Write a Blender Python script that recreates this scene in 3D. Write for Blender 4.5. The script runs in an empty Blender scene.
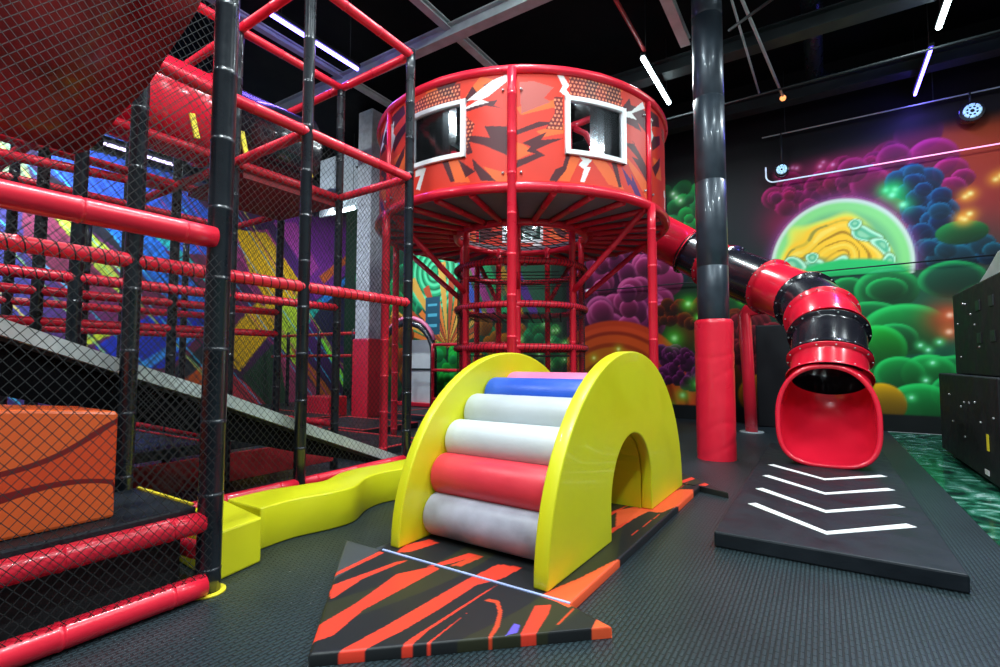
import bpy, math, random
import numpy as np
from mathutils import Vector, Matrix
R = math.radians
PI = math.pi
sc = bpy.context.scene
col = sc.collection
random.seed(7)

# ---------------------------------------------------------------- camera, world, exposure, lamps
EYE = 1.2
cam = bpy.data.cameras.new('camera'); camo = bpy.data.objects.new('camera', cam); col.objects.link(camo)
cam.lens = 498.0 / 1000 * 36; cam.sensor_width = 36; cam.clip_start = .05; cam.clip_end = 100
_yaw, _pit, _rol = R(32.74), R(3.28), R(.1)
fwd = Vector((-math.sin(_yaw) * math.cos(_pit), math.cos(_yaw) * math.cos(_pit), math.sin(_pit)))
rgt = Vector((math.cos(_yaw), math.sin(_yaw), 0)); up = rgt.cross(fwd)
r2 = rgt * math.cos(_rol) + up * math.sin(_rol); u2 = r2.cross(fwd)
camo.matrix_world = Matrix(((r2.x, u2.x, -fwd.x, 0), (r2.y, u2.y, -fwd.y, 0), (r2.z, u2.z, -fwd.z, EYE), (0, 0, 0, 1)))
sc.camera = camo
wd = bpy.data.worlds.new('world'); sc.world = wd; wd.use_nodes = True
wd.node_tree.nodes['Background'].inputs[0].default_value = (.80, .92, 1.0, 1)
wd.node_tree.nodes['Background'].inputs[1].default_value = .17  # added soft fill, enters through the open sides of the hall
sc.view_settings.view_transform = 'Standard'; sc.view_settings.look = 'None'
sc.view_settings.gamma = 1; sc.view_settings.use_curve_mapping = False
sc.view_settings.exposure = 0.6
sc.cycles.use_denoising = True
sc.cycles.max_bounces = 6

LAMP_W = 92
def lamp_light(loc, length, width, power, color, parent=None, rot=(0, 0, 0)):
    l = bpy.data.lights.new('lamp_glow', 'AREA'); l.shape = 'RECTANGLE'; l.size = width; l.size_y = length
    l.energy = power; l.color = color
    o = bpy.data.objects.new('lamp_glow', l); col.objects.link(o); o.location = loc; o.rotation_euler = rot
    if parent: o.parent = parent
    return o

# ---------------------------------------------------------------- materials
def mat(name, color, rough=.5, metal=0., coat=0., emit=None, es=0., spec=.5, alpha=None):
    m = bpy.data.materials.new(name); m.use_nodes = True
    b = m.node_tree.nodes['Principled BSDF']
    b.inputs['Base Color'].default_value = (*color, 1); b.inputs['Roughness'].default_value = rough
    b.inputs['Metallic'].default_value = metal; b.inputs['Coat Weight'].default_value = coat
    b.inputs['Specular IOR Level'].default_value = spec
    if emit: b.inputs['Emission Color'].default_value = (*emit, 1); b.inputs['Emission Strength'].default_value = es
    return m
def N(m, t, **kw):
    n = m.node_tree.nodes.new(t)
    for k, v in kw.items():
        if k in n.inputs.keys() if isinstance(k, str) else False: n.inputs[k].default_value = v
        else: setattr(n, k, v)
    return n
def bsdf(m): return m.node_tree.nodes['Principled BSDF']
def noisy(m, scale=8, amt=.25, bump=.1, bscale=60, rough_var=.15):
    """slight procedural colour mottling, bump and gloss variation"""
    nt = m.node_tree; L = nt.links.new; b = bsdf(m)
    tc = nt.nodes.new('ShaderNodeTexCoord')
    n = nt.nodes.new('ShaderNodeTexNoise'); n.inputs['Scale'].default_value = scale; n.inputs['Detail'].default_value = 4
    L(tc.outputs['Object'], n.inputs['Vector'])
    mx = nt.nodes.new('ShaderNodeMix'); mx.data_type = 'RGBA'; mx.blend_type = 'MULTIPLY'
    c = b.inputs['Base Color'].default_value[:]
    mx.inputs[0].default_value = 1; mx.inputs[6].default_value = c
    mr = nt.nodes.new('ShaderNodeMapRange'); mr.inputs[1].default_value = .3; mr.inputs[2].default_value = .7
    mr.inputs[3].default_value = 1 - amt; mr.inputs[4].default_value = 1
    L(n.outputs[0], mr.inputs[0]); L(mr.outputs[0], mx.inputs[7]); L(mx.outputs[2], b.inputs['Base Color'])
    r0 = b.inputs['Roughness'].default_value
    mr2 = nt.nodes.new('ShaderNodeMapRange'); mr2.inputs[1].default_value = .3; mr2.inputs[2].default_value = .7
    mr2.inputs[3].default_value = max(.02, r0 - rough_var); mr2.inputs[4].default_value = min(1, r0 + rough_var)
    L(n.outputs[0], mr2.inputs[0]); L(mr2.outputs[0], b.inputs['Roughness'])
    if bump:
        n2 = nt.nodes.new('ShaderNodeTexNoise'); n2.inputs['Scale'].default_value = bscale
        L(tc.outputs['Object'], n2.inputs['Vector'])
        bp = nt.nodes.new('ShaderNodeBump'); bp.inputs['Strength'].default_value = bump; bp.inputs['Distance'].default_value = .01
        L(n2.outputs[0], bp.inputs['Height']); L(bp.outputs[0], b.inputs['Normal'])
    return m

RED = noisy(mat('red_vinyl', (.86, .016, .045), .32, coat=.25), 5, .06, .06, 40, .05)
REDT = noisy(mat('red_plastic', (.80, .012, .04), .22, coat=.4), 3, .1, 0, 1, .05)
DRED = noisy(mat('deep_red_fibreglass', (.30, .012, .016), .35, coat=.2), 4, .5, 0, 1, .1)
PANR = noisy(mat('red_wood_panel', (.45, .02, .03), .5), 5, .3, 0, 1, .1)
BLK = noisy(mat('black_foam_padding', (.010, .015, .022), .30, coat=.35), 8, .3, .08, 30, .06)
BLKT = noisy(mat('black_plastic', (.012, .012, .018), .22, coat=.4), 4, .2, 0, 1, .06)
BLKV = noisy(mat('black_vinyl', (.009, .014, .021), .5, spec=.35), 6, .3, .1, 50, .1)
COLM = noisy(mat('black_wrapped_column', (.040, .056, .075), .36, metal=.3, coat=.2), 5, .3, .06, 12, .06)
NETM = mat('black_net_cord', (.012, .012, .013), .7)
YEL = noisy(mat('yellow_vinyl', (.76, .74, .012), .40, coat=.15), 3, .07, .08, 20, .08)
GREYV = noisy(mat('lavender_grey_vinyl', (.42, .42, .50), .42), 6, .35, .1, 30, .1)
REDV = noisy(mat('scarlet_vinyl', (.80, .045, .07), .42), 4, .12, .1, 30, .08)
WHITEV = noisy(mat('white_vinyl', (.62, .66, .68), .42), 4, .12, .1, 30, .08)
LGREYV = noisy(mat('light_grey_vinyl', (.50, .54, .56), .42), 4, .12, .1, 30, .08)
BLUEV = noisy(mat('blue_vinyl', (.02, .10, .58), .40), 4, .15, .1, 30, .08)
PINKV = noisy(mat('pink_vinyl', (.80, .20, .38), .42), 4, .12, .1, 30, .08)
WHITE = mat('white_paint', (.85, .86, .88), .4)
DOTW = mat('white_line_paint', (.9, .92, .92), .5)
STEEL = noisy(mat('galvanised_steel', (.48, .55, .56), .45, metal=.1), 5, .3, 0, 1, .1)
DSTEEL = noisy(mat('dark_painted_steel', (.022, .030, .033), .5, metal=.2), 4, .3, 0, 1, .1)
RAMPG = noisy(mat('pale_grey_board', (.52, .60, .60), .45), 6, .3, 0, 1, .1)
DECKG = noisy(mat('grey_deck_underside', (.24, .24, .28), .6), 4, .3, 0, 1, .1)
GALV = mat('mesh_silver', (.55, .58, .62), .35, metal=.5)
TUBEW = mat('lit_white_tube', (1, 1, 1), .5, emit=(.75, .97, 1), es=14)
TUBEB = mat('lit_blue_tube', (.1, .1, 1), .5, emit=(.10, .07, 1), es=16)
TUBEV = mat('lit_violet_tube', (.2, .1, 1), .5, emit=(.17, .12, 1), es=14)
TUBEP = mat('lit_pale_violet_tube', (.7, .6, 1), .5, emit=(.65, .55, 1), es=3)
LINEP = mat('lit_pink_line', (1, .5, .7), .5, emit=(1, .28, .55), es=.9)
LINEC = mat('lit_pale_line', (.7, .8, 1), .5, emit=(.50, .62, .75), es=.35)
LEDC = mat('pale_cyan_led', (.5, .8, 1), .5, emit=(.4, .7, .95), es=.35)
ORB = mat('orange_bulb', (1, .4, .1), .4, emit=(1, .32, .1), es=1.2)
YTAG = mat('yellow_tag', (.85, .7, .03), .5)
REDLINE = mat('red_edge_piping', (.75, .03, .04), .5)
SEAM = mat('blue_white_tape', (.45, .55, .95), .3)
CABI = noisy(mat('black_cabinet', (.012, .013, .016), .6, spec=.25), 5, .3, .05, 40, .1)
CABF = noisy(mat('blue_black_cabinet_front', (.015, .03, .055), .35), 5, .3, 0, 1, .1)
BOLT = mat('bolt_metal', (.5, .5, .52), .35, metal=.8)

def attr_mat(name, rough=.5, coat=0., spec=.5):
    m = mat(name, (1, 1, 1), rough, coat=coat, spec=spec)
    a = m.node_tree.nodes.new('ShaderNodeAttribute'); a.attribute_name = 'Col'
    m.node_tree.links.new(a.outputs['Color'], bsdf(m).inputs['Base Color'])
    return m
MURAL = attr_mat('airbrushed_mural', .62, spec=.25)
PRINT = attr_mat('printed_panel', .45, spec=.3)

def pane_mat():
    m = bpy.data.materials.new('clear_plastic'); m.use_nodes = True; nt = m.node_tree; nt.nodes.clear()
    o = nt.nodes.new('ShaderNodeOutputMaterial'); mx = nt.nodes.new('ShaderNodeMixShader')
    t = nt.nodes.new('ShaderNodeBsdfTransparent'); t.inputs[0].default_value = (.8, .85, .9, 1)
    g = nt.nodes.new('ShaderNodeBsdfGlossy'); g.inputs['Roughness'].default_value = .08
    f = nt.nodes.new('ShaderNodeFresnel'); f.inputs[0].default_value = 1.6
    nt.links.new(f.outputs[0], mx.inputs[0]); nt.links.new(t.outputs[0], mx.inputs[1]); nt.links.new(g.outputs[0], mx.inputs[2])
    nt.links.new(mx.outputs[0], o.inputs[0]); return m
PANE = pane_mat()

def floor_mat():
    m = mat('ribbed_rubber_matting', (.03, .036, .04), .42); nt = m.node_tree; L = nt.links.new; b = bsdf(m)
    tc = nt.nodes.new('ShaderNodeTexCoord')
    br = nt.nodes.new('ShaderNodeTexBrick'); br.inputs['Scale'].default_value = 1
    br.inputs['Brick Width'].default_value = .055; br.inputs['Row Height'].default_value = .022
    br.inputs['Mortar Size'].default_value = .0045; br.inputs['Mortar Smooth'].default_value = .4
    mp = nt.nodes.new('ShaderNodeMapping'); mp.inputs['Rotation'].default_value = (0, 0, R(90))
    L(tc.outputs['Object'], mp.inputs[0]); L(mp.outputs[0], br.inputs['Vector'])
    n = nt.nodes.new('ShaderNodeTexNoise'); n.inputs['Scale'].default_value = 1.3; n.inputs['Detail'].default_value = 5
    L(tc.outputs['Object'], n.inputs['Vector'])
    bp = nt.nodes.new('ShaderNodeBump'); bp.inputs['Strength'].default_value = .9; bp.inputs['Distance'].default_value = .006
    bp.invert = True
    L(br.outputs['Fac'], bp.inputs['Height']); L(bp.outputs[0], b.inputs['Normal'])
    cr = nt.nodes.new('ShaderNodeValToRGB'); cr.color_ramp.elements[0].position = .3; cr.color_ramp.elements[1].position = .75
    cr.color_ramp.elements[0].color = (.013, .025, .031, 1); cr.color_ramp.elements[1].color = (.026, .046, .055, 1)
    L(n.outputs[0], cr.inputs[0])
    mx = nt.nodes.new('ShaderNodeMix'); mx.data_type = 'RGBA'; mx.blend_type = 'MULTIPLY'
    mx.inputs[7].default_value = (.35, .35, .35, 1)
    L(br.outputs['Fac'], mx.inputs[0]); L(cr.outputs[0], mx.inputs[6]); L(mx.outputs[2], b.inputs['Base Color'])
    return m
FLOORM = floor_mat()
def marble_mat():
    m = mat('polished_green_lit_stone', (.02, .12, .06), .16); nt = m.node_tree; L = nt.links.new  # marble; the green light on it is put into its colours
    tc = nt.nodes.new('ShaderNodeTexCoord')
    n = nt.nodes.new('ShaderNodeTexNoise'); n.inputs['Scale'].default_value = 2.4; n.inputs['Detail'].default_value = 9
    n.inputs['Distortion'].default_value = 2.2
    L(tc.outputs['Object'], n.inputs['Vector'])
    cr = nt.nodes.new('ShaderNodeValToRGB'); e = cr.color_ramp.elements
    e[0].position = .36; e[0].color = (.006, .02, .018, 1); e[1].position = .72; e[1].color = (.34, .50, .46, 1)
    k = e.new(.48); k.color = (.01, .10, .05, 1); k = e.new(.58); k.color = (.05, .20, .14, 1)
    L(n.outputs[0], cr.inputs[0]); L(cr.outputs[0], bsdf(m).inputs['Base Color']); return m
MARBLE = marble_mat()
def bands_mat(name, cols, rot, scale=1.4):
    m = mat(name, (0, 0, 0), .25, coat=.2); nt = m.node_tree; L = nt.links.new
    tc = nt.nodes.new('ShaderNodeTexCoord'); mp = nt.nodes.new('ShaderNodeMapping'); mp.inputs['Rotation'].default_value = (0, 0, rot)
    mp.inputs['Scale'].default_value = (1, .10, .3)
    L(tc.outputs['Object'], mp.inputs[0])
    n = nt.nodes.new('ShaderNodeTexNoise'); n.inputs['Scale'].default_value = scale * 4; n.inputs['Detail'].default_value = 1.6
    n.inputs['Distortion'].default_value = .25; n.inputs['Roughness'].default_value = .5
    L(mp.outputs[0], n.inputs['Vector'])
    cr = nt.nodes.new('ShaderNodeValToRGB'); cr.color_ramp.interpolation = 'CONSTANT'
    e = cr.color_ramp.elements
    e[0].position = 0; e[0].color = (*cols[0][1], 1); e[1].position = cols[1][0]; e[1].color = (*cols[1][1], 1)
    for p, c in cols[2:]:
        k = e.new(p); k.color = (*c, 1)
    L(n.outputs[0], cr.inputs[0]); L(cr.outputs[0], bsdf(m).inputs['Base Color']); return m
_b = (.012, .014, .018); _r = (.75, .045, .02); _o = (.80, .10, .03)
MATPR = bands_mat('black_mat_with_red_streaks', [(0, _b), (.34, _r), (.36, _b), (.40, _r), (.445, _b), (.455, _r), (.462, (.02, .022, .012)), (.545, _r), (.60, _b), (.625, _r), (.632, _b), (.645, _o), (.70, _b)], R(6), 1.15)
BOXPR = bands_mat('orange_red_swirl_vinyl', [(0, (.82, .10, .025)), (.38, (.72, .055, .02)), (.46, (.88, .14, .03)), (.555, (.22, .015, .015)), (.565, (.80, .08, .02)), (.68, (.88, .16, .035))], R(0), .9)

# ---------------------------------------------------------------- mesh helper
class MB:
    def __init__(s): s.v = []; s.f = []; s.mi = []; s.sm = []
    def add(s, vs, fs, mi=0, smooth=False):
        b = len(s.v); s.v += [tuple(p) for p in vs]
        s.f += [tuple(b + i for i in f) for f in fs]; s.mi += [mi] * len(fs); s.sm += [smooth] * len(fs); return s
    def box(s, c, d, rz=0, mi=0, M=None):
        cx, cy, cz = c; x, y, z = [k / 2 for k in d]
        vs = [Vector((i * x, j * y, k * z)) for k in (-1, 1) for j in (-1, 1) for i in (-1, 1)]
        T = Matrix.Translation(c) @ (M if M is not None else Matrix.Rotation(rz, 4, 'Z'))
        return s.add([T @ v for v in vs], [(0, 2, 3, 1), (4, 5, 7, 6), (0, 1, 5, 4), (2, 6, 7, 3), (0, 4, 6, 2), (1, 3, 7, 5)], mi)
    def tube(s, pts, rad, n=12, closed=False, mi=0, caps=True, smooth=True, upv=None):
        pts = [Vector(p) for p in pts]; m = len(pts)
        rad = rad if hasattr(rad, '__len__') else [rad] * m
        vs = []; prev = None
        for i, p in enumerate(pts):
            if closed: t = pts[(i + 1) % m] - pts[i - 1]
            else: t = pts[min(i + 1, m - 1)] - pts[max(i - 1, 0)]
            if t.length < 1e-9: t = Vector((0, 0, 1))
            t.normalize()
            if prev is None:
                a = Vector(upv) if upv else (Vector((0, 0, 1)) if abs(t.z) < .9 else Vector((1, 0, 0)))
                u = a.cross(t).normalized()
            else:
                u = prev - t * prev.dot(t); u.normalize()
            prev = u; w_ = t.cross(u)
            for k in range(n):
                a = 2 * PI * k / n
                vs.append(p + (u * math.cos(a) + w_ * math.sin(a)) * rad[i])
        fs = []
        for i in range(m if closed else m - 1):
            j = (i + 1) % m
            for k in range(n):
                l = (k + 1) % n
                fs.append((i * n + k, i * n + l, j * n + l, j * n + k))
        s.add(vs, fs, mi, smooth)
        if caps and not closed:
            b = len(s.v) - m * n
            s.f += [tuple(b + k for k in range(n))[::-1], tuple(b + (m - 1) * n + k for k in range(n))]
            s.mi += [mi, mi]; s.sm += [False, False]
        return s
    def pipe(s, a, b, r=.047, tie=.4, n=14, mi=0, bump=.003, off=.12):
        """padded pipe with tight bands at regular spacing"""
        a = Vector(a); b = Vector(b); L = (b - a).length; ps = [0.]; rs = [r]
        x = off
        while x < L - .03:
            ps += [x - .010, x - .006, x + .006, x + .010]; rs += [r, r + bump, r + bump, r]
            ps += [x + .0105, x + .02]; rs += [r - bump, r]
            x += tie
        ps.append(L); rs.append(r)
        return s.tube([a + (b - a) * (p / L) for p in ps], rs, n, mi=mi)
    def prism(s, poly, h0, h1, ax='z', mi=0, T=None, smooth=False):
        """poly (u,v) extruded along ax from h0 to h1"""
        def P(u, v, h):
            q = {'z': (u, v, h), 'x': (h, u, v), 'y': (u, h, v)}[ax]
            return T @ Vector(q) if T is not None else q
        n = len(poly); vs = [P(u, v, h0) for u, v in poly] + [P(u, v, h1) for u, v in poly]
        fs = [tuple(range(n))[::-1], tuple(range(n, 2 * n))]
        if ax == 'y': fs = [f[::-1] for f in fs]
        s.add(vs, fs, mi)
        sd = [(i, (i + 1) % n, n + (i + 1) % n, n + i) for i in range(n)]
        if ax == 'y': sd = [f[::-1] for f in sd]
        b = len(s.v) - 2 * n
        s.f += [tuple(b + i for i in f) for f in sd]; s.mi += [mi] * n; s.sm += [smooth] * n
        return s
    def sphere(s, c, r, n=12, sx=1, sy=1, sz=1, mi=0):
        vs = [(c[0], c[1], c[2] + r * sz)]; m = n // 2
        for i in range(1, m):
            a = PI * i / m
            for k in range(n):
                b = 2 * PI * k / n
                vs.append((c[0] + r * sx * math.sin(a) * math.cos(b), c[1] + r * sy * math.sin(a) * math.sin(b), c[2] + r * sz * math.cos(a)))
        vs.append((c[0], c[1], c[2] - r * sz)); fs = []
        for k in range(n): fs.append((0, 1 + k, 1 + (k + 1) % n))
        for i in range(m - 2):
            for k in range(n):
                a = 1 + i * n + k; b = 1 + i * n + (k + 1) % n; fs.append((a, a + n, b + n, b))
        e = len(vs) - 1
        for k in range(n): fs.append((e, 1 + (m - 2) * n + (k + 1) % n, 1 + (m - 2) * n + k))
        return s.add(vs, fs, mi, True)
    def build(s, name, mats, parent=None, bevel=0, seg=2, origin=None):
        if not isinstance(mats, (list, tuple)): mats = [mats]
        o_ = Vector(origin) if origin is not None else Vector((0, 0, 0))
        me = bpy.data.meshes.new(name)
        me.from_pydata([tuple(Vector(v) - o_) for v in s.v], [], s.f)
        for m in mats: me.materials.append(m)
        me.polygons.foreach_set('material_index', s.mi); me.polygons.foreach_set('use_smooth', s.sm)
        me.update()
        o = bpy.data.objects.new(name, me); col.objects.link(o); o.location = o_
        if bevel:
            b = o.modifiers.new('bevel', 'BEVEL'); b.width = bevel; b.segments = seg; b.limit_method = 'ANGLE'; b.angle_limit = R(35)
        if parent:
            o.parent = parent
            o.location = o_ - wloc(parent)
        return o
def wloc(o):
    p = Vector((0, 0, 0))
    while o: p += Vector(o.location); o = o.parent
    return p
def tag(o, label=None, cat=None, group=None, kind=None):
    if label: o['label'] = label
    if cat: o['category'] = cat
    if group: o['group'] = group
    if kind: o['kind'] = kind
    return o
def thing(name, loc, label, cat, group=None):
    o = bpy.data.objects.new(name, None); col.objects.link(o); o.location = loc; o.empty_display_size = .1
    return tag(o, label, cat, group)
def grid_mesh(name, P, C, mats, parent=None, mask=None):
    """P (a,b,3) positions, C (a,b,3) colours, mask (a-1,b-1) faces to keep"""
    a, b = P.shape[:2]; idx = np.arange(a * b).reshape(a, b)
    q = np.stack([idx[:-1, :-1], idx[1:, :-1], idx[1:, 1:], idx[:-1, 1:]], -1)
    q = q[mask] if mask is not None else q.reshape(-1, 4)
    me = bpy.data.meshes.new(name); me.vertices.add(a * b); me.vertices.foreach_set('co', P.reshape(-1).astype('f'))
    nf = len(q); me.loops.add(nf * 4); me.loops.foreach_set('vertex_index', q.reshape(-1).astype('i'))
    me.polygons.add(nf); me.polygons.foreach_set('loop_start', np.arange(0, nf * 4, 4, dtype='i'))
    me.polygons.foreach_set('use_smooth', np.ones(nf, bool))
    me.update(calc_edges=True)
    ca = me.color_attributes.new('Col', 'FLOAT_COLOR', 'POINT')
    c4 = np.ones((a * b, 4), 'f'); c4[:, :3] = C.reshape(-1, 3); ca.data.foreach_set('color', c4.reshape(-1))
    for m in mats: me.materials.append(m)
    o = bpy.data.objects.new(name, me); col.objects.link(o)
    if parent: o.parent = parent; o.location = -wloc(parent)
    return o

# ---------------------------------------------------------------- setting
FX0, FX1, FY0, FY1, CZ = -13.3, 6.0, -3.0, 11.1, 6.9
o = MB().box(((FX0 + .95) / 2, (FY0 + FY1) / 2, -.05), (.95 - FX0, FY1 - FY0, .1)).build('floor', FLOORM); tag(o, kind='structure')
o = MB().box(((FX1 + .95) / 2, (FY0 + FY1) / 2, -.055), (FX1 - .95, FY1 - FY0, .1)).build('floor', MARBLE); tag(o, kind='structure')
o = MB().box(((FX0 + FX1) / 2, (FY0 + FY1) / 2, CZ + .1), (FX1 - FX0, FY1 - FY0, .2)).build('ceiling', noisy(mat('black_ceiling', (.004, .006, .007), .9, spec=.1), 2, .4, 0)); tag(o, kind='structure')
DWALL = noisy(mat('black_painted_wall', (.008, .011, .014), .8, spec=.2), 2, .3, 0)
for nm, c, d in (('wall_right', (FX1 + .1, 8.6, CZ / 2), (.2, 5.0, CZ)),):
    tag(MB().box(c, d).build(nm, DWALL), kind='structure')

# ----- mural painting
def smooth(x, a, b):
    t = np.clip((x - a) / (b - a), 0, 1); return t * t * (3 - 2 * t)
class Paint:
    def __init__(s, U, V, base):
        s.U, s.V = U, V; s.C = np.zeros(U.shape + (3,)) + np.array(base)
    def mix(s, m, c): s.C += (np.array(c) - s.C) * np.clip(m, 0, 1)[..., None]
    def glow(s, u, v, r, c, k=1.):
        d = np.hypot(s.U - u, s.V - v); s.mix(k * np.exp(-(d / r) ** 2), c)
    def inside(s, poly):
        m = np.zeros(s.U.shape, bool); n = len(poly)
        for i in range(n):
            (x0, y0), (x1, y1) = poly[i], poly[(i + 1) % n]
            if y0 == y1: continue
            c = ((y0 <= s.V) != (y1 <= s.V)) & (s.U < (x1 - x0) * (s.V - y0) / (y1 - y0) + x0)
            m ^= c
        return m
    def poly(s, poly, c, k=1.): s.mix(s.inside(poly) * k, c)
    def bubble(s, u, v, r, c, rim=None, k=1., sq=1.):
        """air-brushed ball: pale painted rim on its upper side, deep core"""
        x = (s.U - u) / r; y = (s.V - v) / r / sq; d = np.hypot(x, y); m = smooth(-d, -1.04, -.94) * k
        lit = np.clip(.5 + .5 * (y * .85 - x * .35), 0, 1)
        tone = .14 + .95 * lit ** 1.6 * (.55 + .45 * d ** 2)
        cc = np.array(c)[None, None] * tone[..., None]
        s.C += (cc - s.C) * m[..., None]
        if rim is not None: s.mix(smooth(d, .70, .98) * smooth(-d, -1.03, -.96) * k * lit ** 1.5 * .8, rim)
    def star(s, u, v, r, c):
        s.glow(u, v, r * 3.0, c, .55); s.glow(u, v, r, tuple(min(1, x * 1.2 + .35) for x in c), 1)
def pip(p, poly):
    x, y = p; c = False; n = len(poly)
    for i in range(n):
        (x0, y0), (x1, y1) = poly[i], poly[(i + 1) % n]
        if (y0 <= y) != (y1 <= y) and x < (x1 - x0) * (y - y0) / (y1 - y0) + x0: c = not c
    return c
def fill(P, rnd, poly, n, r0, r1, cols, rim=None, k=1.):
    xs = [p[0] for p in poly]; ys = [p[1] for p in poly]; i = 0; t = 0; L = []
    while i < n and t < 5000:
        t += 1; p = (rnd.uniform(min(xs), max(xs)), rnd.uniform(min(ys), max(ys)))
        if pip(p, poly): L.append((rnd.uniform(r0, r1), p)); i += 1
    L.sort(key=lambda a: -a[0])
    for r, p in L: P.bubble(p[0], p[1], r, rnd.choice(cols), rim, k)
rnd = random.Random(3)
STEP = .022
U, V = np.meshgrid(np.arange(FX0, FX1 + .01, STEP), np.arange(0, CZ + .01, STEP), indexing='ij')
p = Paint(U, V, (.010, .014, .018))
G1, G2, G3 = (.02, .62, .16), (.015, .42, .14), (.03, .75, .10)
# dark grey-blue haze, painted fields
p.glow(-1.5, 3.4, 1.2, (.022, .036, .045), .9)
p.poly([(-3.1, -.1), (-3.1, 2.7), (-.9, 2.7), (-.9, -.1)], (.008, .03, .02))
p.glow(-2.4, .7, .8, (.01, .22, .05), .7); p.glow(-2.6, 2.2, .5, (.01, .16, .03), .7); p.glow(-1.6, 2.3, .7, (.01, .14, .04), .7)
p.glow(-2.3, 1.9, .45, (.22, .07, .01), .7); p.glow(-1.2, 1.2, .5, (.35, .10, .01), .8)
p.glow(1.3, 1.8, 1.5, (.01, .20, .11), .9); p.glow(.2, 2.0, 1.0, (.01, .12, .08), .8); p.glow(1.6, .3, .9, (.008, .07, .04), .7)
p.glow(.3, 4.55, .8, (.36, .012, .13), .85); p.glow(1.4, 4.75, .9, (.42, .02, .18), .9); p.glow(-.5, 3.9, .4, (.30, .01, .10), .8)
p.glow(2.5, 4.6, 1.1, (.50, .09, .02), .9); p.glow(2.2, 3.9, .7, (.45, .06, .05), .8); p.glow(2.3, 5.4, .8, (.42, .09, .01), .8)
p.glow(4.0, 4.2, 1.4, (.38, .05, .06), .8); p.glow(4.5, 2.2, 1.4, (.01, .18, .12), .8)
p.glow(2.1, 3.2, .5, (.03, .09, .10), .6)
# green sky left of the slide top
p.poly([(-2.75, 5.4), (-2.0, 5.2), (-2.0, 3.75), (-2.75, 4.0)], (.01, .10, .05))
fill(p, rnd, [(-2.8, 5.2), (-1.95, 5.1), (-2.0, 3.9), (-2.8, 4.1)], 16, .1, .26, [G2, G1])
for u, v in ((-2.62, 4.9), (-2.55, 4.8), (-2.47, 4.72)): p.star(u, v, .025, (.5, 1, .5))
# teal and purple clouds behind the tower
fill(p, rnd, [(-3.0, 4.2), (-2.2, 3.9), (-2.2, 2.85), (-2.95, 3.1)], 16, .1, .25, [(.01, .16, .22), (.01, .22, .22)])
PU = [(.62, .08, .30), (.72, .10, .36), (.50, .07, .30)]
p.poly([(-5.2, 1.4), (-5.2, 4.3), (-3.4, 4.4), (-2.5, 3.3), (-2.8, 2.2), (-4, 1.8)], (.10, .01, .07), .9)
fill(p, rnd, [(-5.4, 2.2), (-5.2, 3.9), (-3.71, 4.1), (-3.0, 3.9), (-2.75, 3.2), (-2.8, 2.4), (-3.4, 2.1)], 46, .12, .36, PU, (.85, .26, .52))
fill(p, rnd, [(-4.6, 2.0), (-4.3, 2.8), (-3.3, 2.9), (-2.9, 2.3), (-3.2, 1.9)], 16, .18, .36, PU, (.85, .26, .52))
# orange rainbow arc
d = np.hypot((U + 4.05), (V - .2) * .98)
p.mix(smooth(-d, -1.95, -1.9), (.62, .09, .02))
for q, c in ((1.80, (.72, .12, .03)), (1.68, (.40, .05, .01)), (1.6, (.70, .14, .02)), (1.42, (.45, .08, .005)), (1.32, (.62, .22, .01)), (1.05, (.35, .12, .004)), (.95, (.55, .26, .01)), (.6, (.20, .10, .01))):
    p.mix(smooth(-d, -q - .03, -q + .03), c)
for u, v in ((-3.9, 1.5), (-3.6, 1.3), (-4.2, 1.0), (-3.3, 1.1), (-4.5, 1.3)): p.star(u, v, .035, (.55, .7, .05))
# small plum berries, brown clouds, glowing dots
fill(p, rnd, [(-3.07, 1.5), (-2.6, 1.7), (-1.9, 1.25), (-1.9, .7), (-2.9, .6)], 42, .07, .17, [(.26, .02, .20), (.20, .02, .16), (.32, .04, .26)], (.45, .10, .38))
fill(p, rnd, [(-3.05, 2.58), (-1.72, 2.49), (-1.01, 1.7), (-2.32, 2.0), (-3.06, 2.1)], 26, .08, .2, [(.28, .03, .01), (.22, .05, .01)], (.36, .09, .02))
fill(p, rnd, [(-1.5, 2.1), (-.4, 2.0), (-.6, .9), (-1.5, .9)], 26, .12, .26, [(.40, .02, .07), (.30, .02, .05)], (.5, .08, .1))
p.bubble(-1.0, .55, .42, (.85, .35, .01)); p.bubble(-.35, .5, .35, (.8, .3, .01))
for u, v, r in ((-2.35, 2.45, .05), (-2.65, 1.72, .06), (-2.0, 1.7, .04), (-2.05, 1.55, .035), (-1.75, 1.4, .045), (-2.2, .75, .05), (-2.5, .5, .05), (-1.85, 2.7, .03), (-1.5, 2.62, .03), (-1.3, 2.45, .03), (-2.15, 2.15, .03), (-1.7, 2.2, .025), (-2.75, .25, .04)):
    p.star(u, v, r, (.15, .9, .08))
# magenta clouds over the planet
MG = [(.62, .015, .20), (.50, .012, .20), (.42, .015, .24)]
fill(p, rnd, [(-.75, 4.55), (-.4, 4.75), (.9, 5.05), (1.5, 5.0), (1.5, 4.35), (1.0, 4.45), (.2, 4.35), (-.5, 3.9)], 52, .10, .27, MG, (.75, .06, .34), .75)
for u, v, r in ((1.55, 5.22, .34), (1.72, 4.72, .36), (1.95, 4.45, .24), (2.1, 4.3, .16), (1.2, 4.85, .25), (1.95, 4.15, .2), (.85, 4.45, .3), (.6, 4.75, .24)):
    p.bubble(u, v, r, (.60, .02, .26), (.8, .10, .42), .8)
for u, v in ((-.35, 5.0), (-.28, 4.98), (.15, 5.0), (.1, 4.93), (.3, 4.92), (-.6, 4.9)): p.star(u, v, .025, (.9, .15, .35))
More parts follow.
